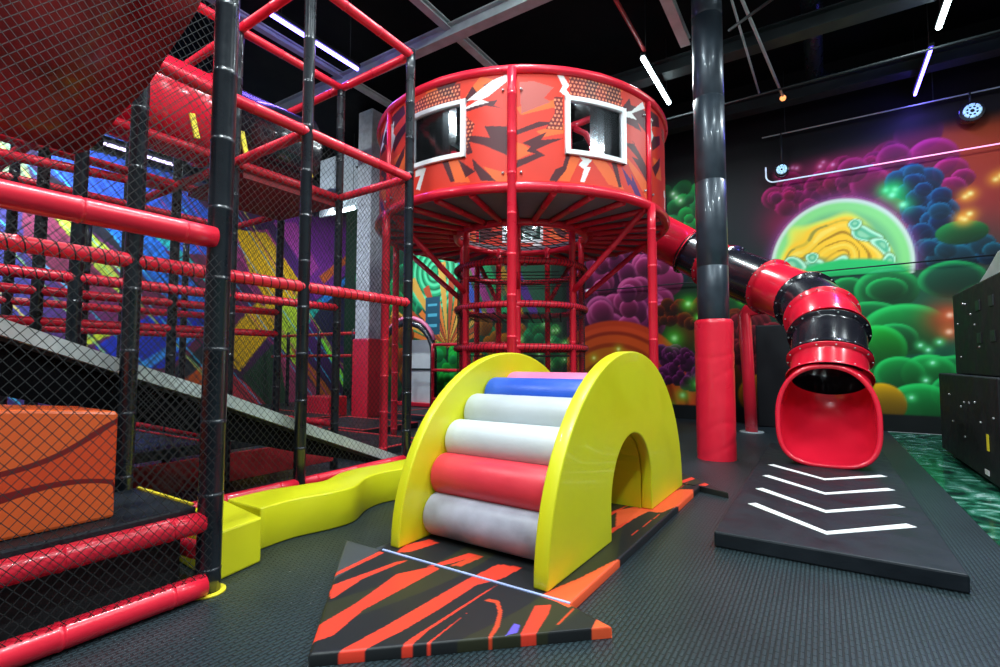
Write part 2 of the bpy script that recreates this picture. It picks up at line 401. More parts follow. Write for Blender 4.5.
# blue clouds to the right of the planet
BL = [(.008, .14, .32), (.008, .20, .34), (.012, .10, .30)]
fill(p, rnd, [(1.15, 4.5), (1.6, 4.6), (1.85, 4.0), (1.75, 3.3), (1.62, 2.95), (1.3, 3.1), (1.45, 3.5), (1.4, 4.1)], 40, .11, .27, BL, (.04, .30, .50), .9)
fill(p, rnd, [(1.5, 3.2), (2.6, 3.3), (2.6, 2.95), (1.5, 2.9)], 14, .12, .24, [(.01, .18, .26), (.01, .14, .3)], (.03, .3, .4), .9)
p.bubble(2.05, 3.38, .34, (.03, .42, .12), None, .95, .6)
for u, v in ((1.08, 4.28), (1.2, 4.27), (1.16, 4.18), (1.3, 3.98)): p.star(u, v, .05, (.02, .75, .2))
for u, v in ((2.5, 4.2), (2.57, 4.25), (2.12, 3.98), (2.18, 4.02), (2.06, 3.62), (2.1, 3.6), (2.16, 3.68)): p.star(u, v, .035, (1, .5, .05))
# planet dome
d = np.hypot((U - .33) / 1.12, (V - 3.0) / 1.27); top = V > 2.86 + .10 * np.sin((U + .2) * 3)
p.mix(np.exp(-((d - 1) / .10) ** 2) * (V > 2.8) * .5, (.30, .10, .30))
p.mix(smooth(-d, -1.0, -.97) * top, (.62, .75, .62))
p.mix(smooth(-d, -.965, -.9) * top, (.25, .72, .22))
p.mix(smooth(-d, -.86, -.72) * top, (.16, .50, .20))
wx = U + .06 * np.sin(7 * V + 2 * U) + .05 * np.sin(11 * U); wz = V + .07 * np.sin(6 * U + 1.5) + .03 * np.sin(13 * V)
d2 = np.hypot((wx - .25) / .88, (wz - 3.02) / .96)
p.mix(smooth(-d2, -1.04, -.90) * top, (.70, .80, .10)); p.mix(smooth(-d2, -.94, -.84) * top, (1.0, .60, .03))
for q, c, w_ in ((.80, (.34, .30, .04), .035), (.70, (1.0, .72, .10), .05), (.60, (.45, .22, .01), .03), (.44, (.55, .26, .01), .03), (.33, (1.0, .70, .08), .05), (.20, (.50, .22, .01), .03)):
    p.mix(smooth(-np.abs(d2 - q), -w_, -w_ * .3) * top * (.45 + .55 * (np.sin(5 * U + 9 * V) > -.4)), c)
for (u, v, a, b) in ((.80, 3.52, .22, .13), (.95, 3.34, .11, .17), (.66, 3.66, .14, .10), (-.02, 3.08, .24, .15), (-.32, 3.05, .17, .12), (.22, 3.02, .20, .11), (-.12, 3.24, .13, .08), (1.0, 3.1, .13, .12)):
    dd = np.hypot((wx - u) / a, (wz - v) / b)
    p.mix(smooth(-dd, -1.25, -1.0) * top * .7, (.12, .30, .08)); p.mix(smooth(-dd, -1.0, -.88) * top, (.50, .90, .62)); p.mix(smooth(-dd, -.82, -.60) * top, (.10, .50, .26)); p.mix(smooth(-dd, -.45, -.25) * top, (.28, .66, .36))
dw = np.hypot((U - .45) / 1.0, (V - 2.72) / .42)
p.mix(smooth(-dw, -1.0, -.85) * (np.hypot((U - .33) / 1.12, (V - 3.0) / 1.27) < .97) * (V > 2.8), (.02, .55, .14))
# green gas balls
for u, v, r, c, sq in ((.1, 2.35, .36, G2, 1), (.45, 2.5, .3, G2, .9), (-.2, 2.6, .34, G2, .8), (1.02, 2.50, .47, G2, .8), (1.02, 2.5, .30, G2, .7), (.75, 2.0, .5, G2, .6), (1.25, 1.78, .62, G1, .72), (1.1, 1.62, .34, G2, .8), (2.3, 2.2, .4, (.01, .22, .12), .8), (1.9, 2.6, .45, (.01, .25, .14), .7), (1.95, 1.05, .55, G2, .5), (.86, 1.45, .42, G3, 1), (1.55, 1.0, .38, G1, .9), (1.15, 1.0, .36, G1, .85), (1.9, .7, .35, G2, .9), (1.42, .42, .50, G1, .85), (2.2, .5, .45, G2, .8)):
    p.bubble(u, v, r, c, (.06, .80, .25), .88, sq)
p.bubble(.88, .48, .36, (1.0, .62, .01)); p.bubble(.3, .9, .5, G3)
p.glow(1.8, 1.95, .28, (.45, .08, .03), .9)
for u, v in ((1.85, 2.0), (1.83, 1.72)): p.star(u, v, .04, (.9, .25, .1))
for u, v in ((1.45, 1.5), (1.55, 1.42), (1.6, 1.2), (1.7, 1.55), (1.8, .7), (1.9, .62), (1.5, .9), (1.3, .6), (2.0, 1.4)): p.star(u, v, .022, (.2, 1, .4))
# upper edge fades into black paint
p.mix(smooth(V, 4.85, 5.35) * smooth(-U, -1.6, -.9) * .97, (.008, .008, .012)); p.mix(smooth(V, 5.05, 5.4) * .97, (.008, .008, .012))
p.mix(smooth(-V, -.32, -.28), (.012, .018, .02))
# left stretch: green swirl figure, rocket, orange rays, light streaks
L = U < -5.2
p.mix(L * (V > .3), (.015, .05, .03))
fill(p, rnd, [(-12.5, 5.2), (-7.5, 5.2), (-7.5, .4), (-12.5, .4)], 70, .2, .6, [(.01, .30, .10), (.01, .22, .12), (.02, .38, .10)], (.03, .5, .2))
dd = np.hypot((U + 9.4) / 1.15, (V - 3.85) / 1.25)
p.mix(smooth(-dd, -1, -.9), (.02, .40, .18))
for q in (.85, .68, .5, .33, .18): p.mix(smooth(-np.abs(dd - q), -.05, -.02), (.12, .72, .38)); p.mix(smooth(-np.abs(dd - q + .07), -.03, -.01), (.01, .18, .08))
p.poly([(-9.1, 4.9), (-8.2, 4.5), (-7.6, 3.3), (-8.3, 3.6)], (.05, .20, .60)); p.poly([(-8.8, 5.2), (-8.0, 5.0), (-7.6, 4.4), (-8.4, 4.6)], (.05, .45, .35))
for k in range(16):
    a = R(20 + k * 9.5); x0, z0 = -8.9, 1.6; r_ = 1.5 + .5 * ((k * 7) % 3)
    p.poly([(x0, z0), (x0 + r_ * math.cos(a - .06), z0 + r_ * math.sin(a - .06)), (x0 + r_ * math.cos(a + .06), z0 + r_ * math.sin(a + .06))], ((.75, .22, .04), (.50, .09, .03), (.70, .40, .08))[k % 3])
p.poly([(-9.75, 3.1), (-9.2, 3.1), (-9.2, 2.0), (-9.75, 2.0)], (.02, .10, .16))
for z in (2.9, 2.6, 2.3): p.poly([(-9.65, z), (-9.3, z), (-9.3, z - .08), (-9.65, z - .08)], (.10, .45, .60))
fill(p, rnd, [(-9.6, 1.5), (-8.2, 1.5), (-8.2, .4), (-9.6, .4)], 26, .1, .3, [G1, G3])
fill(p, rnd, [(-11.4, 2.4), (-10.4, 2.4), (-10.4, .8), (-11.4, .8)], 16, .15, .35, [(.55, .16, .01), (.6, .10, .01)])
p.poly([(-8.3, 4.6), (-5.6, 4.6), (-5.6, 2.4), (-8.0, 2.6)], (.03, .16, .08), .8)
for k in range(5):
    x = -8.6 + k * .42; c = ((.04, .12, .6), (.5, .04, .3), (.02, .45, .15), (.7, .35, .02), (.15, .03, .35))[k % 5]
    p.poly([(x, 3.9), (x + .26, 3.9), (x + 1.0, 2.3), (x + .75, 2.3)], c, .9)
fill(p, rnd, [(-7.9, 2.2), (-6.5, 2.2), (-6.5, .9), (-7.9, .9)], 20, .12, .34, [(.70, .25, .01), (.6, .12, .01), (.75, .35, .02)])
fill(p, rnd, [(-6.5, 2.4), (-5.4, 2.4), (-5.4, .6), (-6.5, .6)], 22, .12, .3, [G2, (.02, .35, .08)])
for k in range(20): p.star(rnd.uniform(-7, -5.2), rnd.uniform(.6, 2.3), .03, (.3, .9, .2))
p.C = np.clip(p.C, 0, 1); keep = (np.hypot((U - .33) / 1.15, (V - 3.0) / 1.3) < 1) & (V > 2.8)
p.C = np.where(keep[..., None], p.C, np.where((U > -5.3)[..., None], p.C ** 1.35, p.C ** 1.1))
P3 = np.stack([U, np.full_like(U, FY1), V], -1)
wf = grid_mesh('wall_front', P3, p.C, [MURAL]); tag(wf, kind='structure')

# left wall with crossing beams of painted light
U, V = np.meshgrid(np.arange(FY0, FY1 + .01, .03), np.arange(0, CZ + .01, .03), indexing='ij')
p = Paint(U, V, (.03, .015, .05))
p.glow(9.5, 3.2, 2.0, (.10, .02, .22), .9); p.glow(5.5, 2.5, 2.2, (.22, .02, .06), .9); p.glow(1.5, 2.5, 2.5, (.02, .05, .3), .9)
def beam(u0, v0, ang, w0, w1, c, k=.95, ln=9):
    a = R(ang); dx, dz = math.cos(a), math.sin(a); nx, nz = -dz, dx
    p.poly([(u0 + nx * w0, v0 + nz * w0), (u0 - nx * w0, v0 - nz * w0), (u0 + dx * ln - nx * w1, v0 + dz * ln - nz * w1), (u0 + dx * ln + nx * w1, v0 + dz * ln + nz * w1)], c, k)
for c, q in (
((0.03, 0.1, 0.62), [(3.44, 5.6), (5.2, 6.26), (6.92, 4.88), (6.95, 3.97), (5.66, 3.88), (3.46, 5.07)]),
((0.015, 0.015, 0.03), [(3.46, 5.03), (5.66, 3.77), (6.99, 2.76), (6.22, 2.76), (3.36, 4.56)]),
((0.5, 0.62, 0.06), [(3.35, 4.32), (3.6, 4.42), (5.04, 2.8), (4.79, 2.69)]),
((0.5, 0.62, 0.06), [(3.88, 4.0), (4.09, 4.1), (4.99, 3.29), (4.92, 3.08)]),
((0.2, 0.03, 0.08), [(3.06, 4.53), (3.34, 4.44), (4.77, 2.67), (4.16, 2.35), (3.11, 3.39)]),
((0.02, 0.16, 0.7), [(4.25, 4.47), (5.03, 4.5), (6.85, 2.67), (6.73, 1.92), (5.2, 3.18)]),
((0.02, 0.42, 0.45), [(5.3, 4.25), (5.64, 4.23), (6.82, 3.35), (6.83, 3.08)]),
((0.02, 0.04, 0.5), [(4.34, 1.52), (5.35, 2.26), (6.86, 2.38), (5.89, 1.05), (5.16, 1.05), (4.77, 1.18)]),
((0.05, 0.3, 0.85), [(5.16, 1.12), (6.65, 2.17), (6.82, 2.06), (5.37, 1.01)]),
((0.55, 0.62, 0.04), [(3.99, 1.58), (4.85, 2.09), (4.93, 1.98), (4.09, 1.46)]),
((0.015, 0.02, 0.03), [(5.89, 0.95), (7.31, 2.33), (7.43, 1.88), (6.16, 0.72)]),
((0.62, 0.1, 0.02), [(6.05, 0.67), (7.11, 1.41), (7.16, 0.06), (6.31, 0.12)]),
((0.42, 0.05, 0.22), [(7.34, 4.7), (8.29, 5.01), (9.67, 3.21), (9.32, 1.62), (7.37, 3.73)]),
((0.88, 0.5, 0.01), [(7.34, 4.79), (8.26, 4.9), (9.5, 3.51), (9.2, 2.95), (7.59, 0.92), (7.35, 1.11), (7.32, 2.03), (8.1, 2.96)]),
((0.25, 0.03, 0.14), [(7.36, 3.92), (7.49, 4.04), (8.36, 2.9), (8.22, 2.76)]),
((0.48, 0.68, 0.04), [(8.68, 2.85), (9.31, 3.21), (9.37, 1.02), (8.71, 1.74)]),
((0.02, 0.06, 0.03), [(7.67, 0.77), (8.6, 1.77), (9.45, 0.33), (9.08, -0.07), (8.1, -0.0)]),
((0.35, 0.05, 0.12), [(8.72, 1.64), (9.54, 0.84), (10.84, -0.2), (9.08, -0.07)]),
((0.5, 0.12, 0.02), [(9.13, 1.61), (9.48, 1.48), (11.07, -0.21), (10.5, -0.17)]),
((0.22, 0.03, 0.34), [(8.42, 5.41), (11.1, 6.08), (11.19, 2.62), (10.1, 2.9), (9.45, 4.07)]),
((0.45, 0.06, 0.4), [(8.46, 5.25), (9.21, 5.43), (10.06, 4.17), (9.76, 3.85)]),
((0.02, 0.02, 0.06), [(9.68, 2.86), (11.15, 4.15), (11.21, 1.67), (10.12, 2.0)]),
((0.7, 0.14, 0.04), [(10.07, 3.9), (11.13, 4.77), (11.14, 4.5), (10.25, 3.68)]),
((0.03, 0.25, 0.8), [(10.09, 3.17), (11.15, 4.05), (11.16, 3.84), (10.27, 2.99)]),
((0.02, 0.45, 0.38), [(9.49, 2.49), (10.09, 3.17), (10.27, 3.06), (9.7, 2.33)]),
((0.25, 0.85, 0.06), [(10.17, 1.91), (10.38, 1.97), (11.24, 0.53), (11.1, 0.38)]),
((0.62, 0.04, 0.06), [(7.35, 0.88), (7.76, 0.64), (8.45, -0.06), (7.38, 0.02)]),
((0.16, 0.22, 0.14), [(2.38, 5.43), (2.93, 5.65), (3.23, 4.7), (2.42, 4.46)]),
):
    p.poly(q, c)
rb = random.Random(11)
for k in range(34):
    beam(rb.uniform(-3, 10), 5.9, rb.uniform(-52, -47), .012, .022, rb.choice([(.6, .5, .1), (.05, .4, .7), (.5, .05, .2), (.02, .02, .03), (.02, .02, .03), (.3, .6, .2)]), .75)
p.mix(smooth(V, 5.4, 6.2) * .95, (.01, .01, .015))
P3 = np.stack([np.full_like(U, FX0), U, V], -1)
wl = grid_mesh('wall_left', P3[::-1], p.C[::-1], [MURAL]); tag(wl, kind='structure')

# ---------------------------------------------------------------- ceiling steelwork and lamps
def beam_obj(name, a, b, w_, h, m, label, cat='beam', group=None):
    a = Vector(a); b = Vector(b); d = (b - a); L = d.length
    mb = MB(); rz = math.atan2(d.y, d.x)
    mb.box((0, 0, h / 2 - .01), (L, w_, .02)).box((0, 0, -h / 2 + .01), (L, w_, .02)).box((0, 0, 0), (L, w_ * .22, h - .04))
    o = mb.build(name, m); o.location = (a + b) / 2; o.rotation_euler = (0, 0, rz)
    return tag(o, label, cat, group)
beam_obj('steel_beam', (-9.5, 5.45, 5.95), (3.0, 5.45, 5.95), .17, .2, STEEL, 'grey steel beam crossing the ceiling just in front of the round tower top')
beam_obj('steel_beam', (-4.4, 1.5, 6.05), (-4.4, 8.5, 6.05), .12, .1, STEEL, 'slimmer grey steel beam running away and crossing the wide beam above the tower')
beam_obj('steel_beam', (-6.7, 1.5, 6.05), (-6.7, 9.5, 6.05), .10, .1, STEEL, 'grey steel beam high over the netted frame, left of the tower')
beam_obj('steel_beam', (-9.5, 8.3, 6.1), (4.5, 8.3, 6.1), .26, .24, DSTEEL, 'dark wide steel beam crossing the ceiling behind the tower top')
beam_obj('steel_beam', (-9.5, 10.4, 6.1), (5.5, 10.4, 6.1), .26, .24, DSTEEL, 'dark steel beam crossing the ceiling nearest the mural wall')
beam_obj('steel_beam', (-1.55, 5.6, 5.95), (-1.55, 7.5, 5.95), .14, .12, STEEL, 'short pale steel bracket running to the top of the round column')
beam_obj('steel_beam', (2.9, 3, 6.05), (2.9, 10.5, 6.05), .2, .2, DSTEEL, 'dark steel beam along the ceiling over the black cabinets')

def lamp_tube(x, y0, y1, z, m, label, white=True, r=.035):
    t = thing('tube_light', (x, (y0 + y1) / 2, z), label, 'ceiling light', 'hanging tube lights')
    MB().box((x, (y0 + y1) / 2, z + .055), (.07, y1 - y0 + .06, .05)).build('housing', DSTEEL, t, bevel=.005)
    MB().tube([(x, y0, z), (x, y1, z)], r, 10).build('tube', m, t)
    for yy in (y0 + .15, y1 - .15): MB().tube([(x, yy, z + .08), (x, yy, CZ)], .006, 6).build('hanging_wire', DSTEEL, t)
    return t
t = lamp_tube(-2.13, 7.3, 8.85, 5.8, TUBEW, 'white tube light hanging right of the round tower roof rim')
lamp_light((0, 0, -.06), 1.5, .1, LAMP_W, (.85, .97, 1), t)
t = lamp_tube(1.5, 7.5, 8.8, 5.8, TUBEW, 'white tube light at the top right over the black cabinets')
lamp_light((0, 0, -.06), 1.3, .1, LAMP_W, (.85, .97, 1), t)
t = lamp_tube(1.5, 9.35, 10.85, 5.8, TUBEB, 'glowing blue tube light nearest the mural wall', r=.022)
lamp_light((0, 0, -.06), 1.5, .1, 22, (.15, .12, 1), t)
t = lamp_tube(-6.0, 3.7, 5.17, 5.8, TUBEV, 'glowing violet tube light above the netted frame', r=.028)
lamp_light((0, 0, -.06), 1.5, .1, 16, (.25, .15, 1), t)
# unseen tube lamps added overhead and behind the camera to light the hall
k = 0
FILL_LAMPS = [(-2.13, 3.6, 1.), (1.5, 4.6, .8), (-2.13, .6, 1.5), (1.5, 1.2, 1.5), (-5.2, .2, 1.1), (-.4, -1.6, 1.6), (-10.6, 1.2, 7.5), (4.2, 5.2, 1.6)]
LBL = ['over the yellow arch', 'over the floor right of the slide mat', 'overhead in front of the arch', 'overhead beside the camera', 'over the near netted frame', 'behind the camera', 'over the far netted frame, tilted at the left mural', 'over the black cabinets']
for (x, y, s), lb in zip(FILL_LAMPS, LBL):
    zz = 6.35
    t = thing('tube_light', (x, y, zz), 'added unseen white ceiling tube light ' + lb, 'ceiling light', 'hanging tube lights')
    MB().box((x, y, zz + .05), (.08, 1.5, .05)).build('housing', DSTEEL, t, bevel=.005)
    MB().tube([(x, y - .7, zz), (x, y + .7, zz)], .03, 8).build('tube', TUBEW, t)
    for yy in (y - .6, y + .6): MB().tube([(x, yy, zz + .07), (x, yy, CZ)], .006, 6).build('hanging_wire', DSTEEL, t)
    lamp_light((0, 0, -.06) if x > -9 else (-.1, 0, -.06), 1.4, .12, LAMP_W * s, (.85, .97, 1), t, (0, R(50) if x < -9 else 0, R(-25) if x < -9 else 0))  # far left lamp is tilted to brighten the left wall mural

def rod(name, pts, r, m, label, cat, n=8, group=None, extra=None):
    mb = MB().tube(pts, r, n)
    if extra: extra(mb)
    o = mb.build(name, m, origin=pts[0]); return tag(o, label, cat, group)
rod('track_rail', [(-2.1, 4.2, 5.9), (-2.1, 7.28, 5.9)], .03, PANR, 'dark red track running to the white tube light above the tower', 'lighting track')
rod('conduit_pipe', [(-.73, 6.5, 5.8), (-.41, 9.56, 5.74)], .022, STEEL, 'thin steel conduit above the slide ending in an orange bulb', 'pipe')
rod('conduit_pipe', [(-.84, 6.6, 5.9), (-.75, 9.4, 5.8)], .016, STEEL, 'thinner steel conduit just left of the one with the orange bulb', 'pipe')
tag(MB().sphere((-.41, 9.58, 5.72), .05, 10).build('bulb', ORB), 'small orange bulb at the end of the ceiling conduit', 'light bulb')
rod('conduit_pipe', [(-.9, 7.0, 5.6), (2.4, 5.9, 6.3)], .02, DSTEEL, 'dark conduit slanting across behind the column top', 'pipe')
rod('conduit_pipe', [(-4.6, 9.12, 5.62), (4.4, 9.05, 5.68)], .018, DSTEEL, 'long dark conduit crossing the ceiling over the slide', 'pipe')
def corr(pts, r, m, name, label):
    mb = MB(); pp = []; rr = []
    for a, b in zip(pts[:-1], pts[1:]):
        a = Vector(a); b = Vector(b); n = max(2, int((b - a).length / .05))
        for i in range(n): pp.append(a.lerp(b, i / n)); rr.append(r * (1.05 if len(pp) % 2 else .97))
    mb.tube(pp, rr, 16); return tag(mb.build(name, m, origin=pts[0]), label, 'duct')
corr([(.02, 6.6, 6.39), (.06, 10.3, 6.37), (.2, 10.65, 6.37), (.6, 10.78, 6.37), (5.8, 10.78, 6.37)], .13, BLK, 'air_duct', 'black spiral duct turning a corner above the mural')
corr([(-10.8, 2.0, 5.4), (-10.8, 7.9, 5.4)], .42, DSTEEL, 'air_duct', 'large dark duct high behind the netted frame')

t = thing('tube_light', (-9.6, 2.6, 4.2), 'thin pale violet tube light glowing behind the upper rails at the left', 'ceiling light', 'hanging tube lights')
MB().tube([(-8.23, 2.69, 4.2), (-8.23, 3.59, 4.2)], .022, 8).build('tube', TUBEP, t); MB().box((-8.23, (2.69 + 3.59) / 2, 4.24), (.05, 3.59 - 2.69, .03)).build('housing', DSTEEL, t)
for yy in (2.69 + .1, 3.59 - .1): MB().tube([(-8.23, yy, 4.25), (-8.23, yy, CZ)], .006, 6).build('hanging_wire', DSTEEL, t)

# bars, hanging emblem lamps on the mural wall
def bar():
    t = thing('banner_frame', (2.0, 10.95, 4.73), 'thin rounded glowing line frame hanging in front of the top of the mural', 'frame')
    y = 10.95; pts = [(-.80, y, 5.05)]
    for k in range(7):
        a = PI + k * (PI / 2) / 6; pts.append((-.80 + .14 + .14 * math.cos(a), y, 4.73 + .14 + .14 * math.sin(a)))
    pts += [(.9, y, 4.73)]
    MB().tube(pts[:9], .014, 8).build('corner_tube', LINEC, t)
    MB().tube([(-.66, y, 4.73), (5.7, y, 4.73)], .012, 8).build('bottom_tube', LINEP, t)
    MB().tube([(-.85, y, 5.66), (5.7, y, 5.66)], .013, 8).build('top_tube', STEEL, t)
    for x in (-.45, 1.75, 4): MB().tube([(x, y, 5.66), (x, y, CZ)], .008, 6).build('hanging_wire', DSTEEL, t)
bar()
def emblem(x, z, r, label):
    y = 10.8
    t = thing('round_lamp', (x, y, z), label, 'wall lamp', 'round patterned lamps')
    MB().tube([(x, y + .16, z), (x, y, z)], r * 1.45, 24).build('housing', BLKT, t, bevel=.01)
    m = MB()
    m.tube([(x + r * .35 * math.cos(a), y - .012, z + r * .35 * math.sin(a)) for a in [2 * PI * k / 20 for k in range(20)]], .012, 6, closed=True)
    for k in range(8):
        a = 2 * PI * k / 8
        m.tube([(x + r * .42 * math.cos(a), y - .012, z + r * .42 * math.sin(a)), (x + r * .68 * math.cos(a), y - .012, z + r * .68 * math.sin(a))], .010, 6)
        b0, b1 = a - .33, a + .33
        m.tube([(x + r * .85 * math.cos(c), y - .012, z + r * .85 * math.sin(c)) for c in [b0 + (b1 - b0) * q / 5 for q in range(6)]], .022, 6)
    m.build('ring_pattern', LEDC, t)
    MB().tube([(x, y + .1, z + r * 1.3), (x, y + .1, 5.66)], .015, 6).build('bracket', DSTEEL, t)
emblem(-.52, 4.90, .085, 'round black lamp with a pale ring pattern at the left end of the glowing frame')
emblem(2.20, 5.30, .115, 'larger round black lamp with a pale ring pattern near the right edge')
o = rod('wall_cable', [(-4.66, 11.02, 6.5), (-4.66, 11.02, 2.95), (-4.6, 11.02, 2.88), (0, 11.0, 2.90), (3.2, 10.98, 2.95)], .013, BLKV, 'black cable strung across the mural from the tower to the cabinets', 'cable')
tag(MB().sphere((-4.6, 10.98, 2.88), .045, 10).build('cable_ball', WHITE), 'small white ball where the hanging cable turns along the wall', 'fitting')

# ---------------------------------------------------------------- round column
def column():
    x, y = -1.13, 6.78
    t = thing('round_column', (x, y, 0), 'tall round black-wrapped column with a red padded foot', 'column')
    tag(t, kind='thing')
    m = MB(); pp = []; rr = []
    z = 1.7
    while z < CZ:
        L_ = .72 if z < 2 else 1.1; pp += [(x, y, z), (x, y, z + .004), (x, y, z + L_ - .01), (x, y, z + L_ - .004)]; rr += [.183, .187, .187, .183]; z += L_
    m.tube(pp, rr, 40); m.build('shaft', COLM, t)
    m = MB(); n = 48; H = 1.74; rows = []
    for i in range(60):
        zz = H * i / 59
        r = .230 + .0008 * math.sin(zz * 21)
        if i == 59: r -= .02
        rows.append((zz, r))
    vs = []; fs = []
    for i, (zz, r) in enumerate(rows):
        for k in range(n):
            a = 2 * PI * k / n
            w1 = math.exp(-((zz - (1.35 + .10 * math.sin(a))) / .02) ** 2) + math.exp(-((zz - (.98 + .16 * math.cos(a))) / .018) ** 2) + math.exp(-((zz - (.15 + .12 * math.sin(a + 1))) / .02) ** 2) + math.exp(-((zz - (.25 + .22 * math.sin(a + 2.4))) / .02) ** 2)
            rr_ = r - .006 * w1
            vs.append((x + rr_ * math.cos(a), y + rr_ * math.sin(a), zz))
    for i in range(len(rows) - 1):
        for k in range(n): l = (k + 1) % n; fs.append((i * n + k, i * n + l, (i + 1) * n + l, (i + 1) * n + k))
    m.add(vs, fs, 0, True); m.add([(x + .19 * math.cos(2 * PI * k / n), y + .19 * math.sin(2 * PI * k / n), H) for k in range(n)], [tuple(range(n))]); m.build('padded_wrap', RED, t)
column()

# grey square column with red pad at the back left
def sqcol():
    x, y = -8.45, 7.75
    t = thing('square_column', (x, y, 0), 'square silver-grey column with a tall red padded foot behind the netting', 'column'); tag(t, kind='thing')
    MB().box((x, y, 3.9), (.44, .44, 5.9)).build('shaft', noisy(mat('silver_wrap', (.75, .78, .82), .4), 10, .3, .3, 60), t, bevel=.02)
    MB().box((x, y, .85), (.52, .52, 1.72)).build('padded_wrap', RED, t, bevel=.04)
sqcol()
# slim inverted-U red post by the slide
def upost():
    t = thing('padded_post', (-1.03, 9.6, 0), 'slim red padded post with a bent arm left of the tube slide', 'post')
    m = MB(); m.tube([(-1.03, 9.6, 0.01), (-1.06, 9.6, 1.0), (-1.1, 9.6, 2.03), (-1.06, 9.6, 2.1), (-.7, 9.62, 2.14)], [.10, .10, .11, .11, .09], 14); m.build('padding', RED, t)
    MB().tube([(-1.03, 9.6, 0), (-1.03, 9.6, .02)], .19, 20).build('base_plate', STEEL, t)
upost()

# ---------------------------------------------------------------- play tower
TC = Vector((-3.79, 6.47, 0)); TR = 2.10; RI = .95; ZB, ZT = 3.13, 4.47
FACE = math.atan2(-TC.y, -TC.x)           # direction of the front post
def tp(phi, r, z):                         # phi to the right as seen from the front
    a = FACE + phi; return Vector((TC.x + r * math.cos(a), TC.y + r * math.sin(a), z))
A0 = R(-2.6); ANG = [A0 + k * 2 * PI / 7 for k in range(7)]
tw = thing('play_tower', (TC.x, TC.y, 0), 'round red play tower with lightning-printed wall panels and two windows', 'play tower')
for i, a in enumerate(ANG):
    MB().pipe(tp(a, TR + .03, 0), tp(a, TR + .03, ZT if i == 0 else ZB), .052, .45).build('post', RED, tw)
    if i: MB().tube([tp(a, TR + .012, ZB), tp(a, TR + .012, ZT)], .03, 10).build('seam_pipe', RED, tw)
    MB().pipe(tp(a, RI, 0), tp(a, RI, ZB), .045, .45).build('inner_post', RED, tw)
    MB().pipe(tp(a, TR - .05, ZB - .03), tp(a, RI + .02, ZB - .95), .040, .5).build('brace', RED, tw)
def ring(r, z, rad, name, n=84, m=RED):
    pts = [tp(2 * PI * k / n, r, z) for k in range(n)]
    rr = [rad + (.004 if k % 6 == 0 else 0) for k in range(n)]
    return MB().tube(pts, rr, 12, closed=True).build(name, m, tw)
ring(TR, ZB, .058, 'lower_ring'); ring(TR, ZT, .05, 'upper_ring'); ring(RI + .02, ZB - .07, .05, 'hole_ring')
def lacing(mb, r, z, rad, turns):
    n = turns * 8
    mb.tube([tp(2 * PI * k / n, r + (rad + .002) * math.cos(2 * PI * k / 8), z + (rad + .002) * math.sin(2 * PI * k / 8)) for k in range(n)], .0045, 4, closed=True)
for z in (.25, .83, 1.40, 1.97, 2.55):
    g = ring(RI + .01, z, .045, 'cage_ring')
    mb = MB(); lacing(mb, RI + .01, z, .045, 110); mb.build('lacing', NETM, g)
# deck: annulus
mb = MB(); n = 84; vs = []; fs = []
for k in range(n):
    a = 2 * PI * k / n
    for r, z in ((RI, ZB - .02), (TR, ZB - .02), (TR, ZB + .04), (RI, ZB + .04)): vs.append(tp(a, r, z))
for k in range(n):
    l = (k + 1) % n
    for q in range(4): fs.append((k * 4 + q, k * 4 + (q + 1) % 4, l * 4 + (q + 1) % 4, l * 4 + q))
mb.add(vs, fs); mb.build('deck', DECKG, tw)
for k in range(28):
    a = A0 + 2 * PI * k / 28
    MB().pipe(tp(a, RI + .02, ZB - .06), tp(a, TR - .03, ZB - .05), .038, .5, 10).build('deck_spoke', RED, tw)
# web of straps over the hole and inside the cage
def web(z, r, step, name, w_=.022, ang=.0, lines2=True):
    mb = MB(); k = -int(r / step)
    for d in ((0, 1) if lines2 else (0,)):
        for i in range(-int(r / step), int(r / step) + 1):
            o_ = i * step; h = math.sqrt(max(0, r * r - o_ * o_))
            if h < .05: continue
            a = ang + d * R(70); ca, sa = math.cos(a), math.sin(a)
            p0 = Vector((TC.x + ca * -h - sa * o_, TC.y + sa * -h + ca * o_, z)); p1 = Vector((TC.x + ca * h - sa * o_, TC.y + sa * h + ca * o_, z))
            mb.box((p0 + p1) / 2, ((p1 - p0).length, w_, .006), a)
    return mb.build(name, NETM, tw)
web(ZB - .02, RI, .17, 'hole_web', .026, .3); web(2.42, RI, .26, 'climbing_web', .045, .5, False); web(1.86, RI, .15, 'climbing_web', .02, .8); web(1.29, RI, .15, 'climbing_web', .02, .2); web(.7, RI, .15, 'climbing_web', .02, .5)
# cage netting between the rings
mb = MB(); nn = 104; H0, H1 = .25, 2.55; turn = (H1 - H0) / (2 * PI * RI / nn) * (2 * PI / nn) * .9
for s in (-1, 1):
    for k in range(nn):
        a = 2 * PI * k / nn; S = 14
        mb.tube([tp(a + s * turn * i / S, RI + .005, H0 + (H1 - H0) * i / S) for i in range(S + 1)], .0019, 3, caps=False)
mb.build('cage_net', NETM, tw)

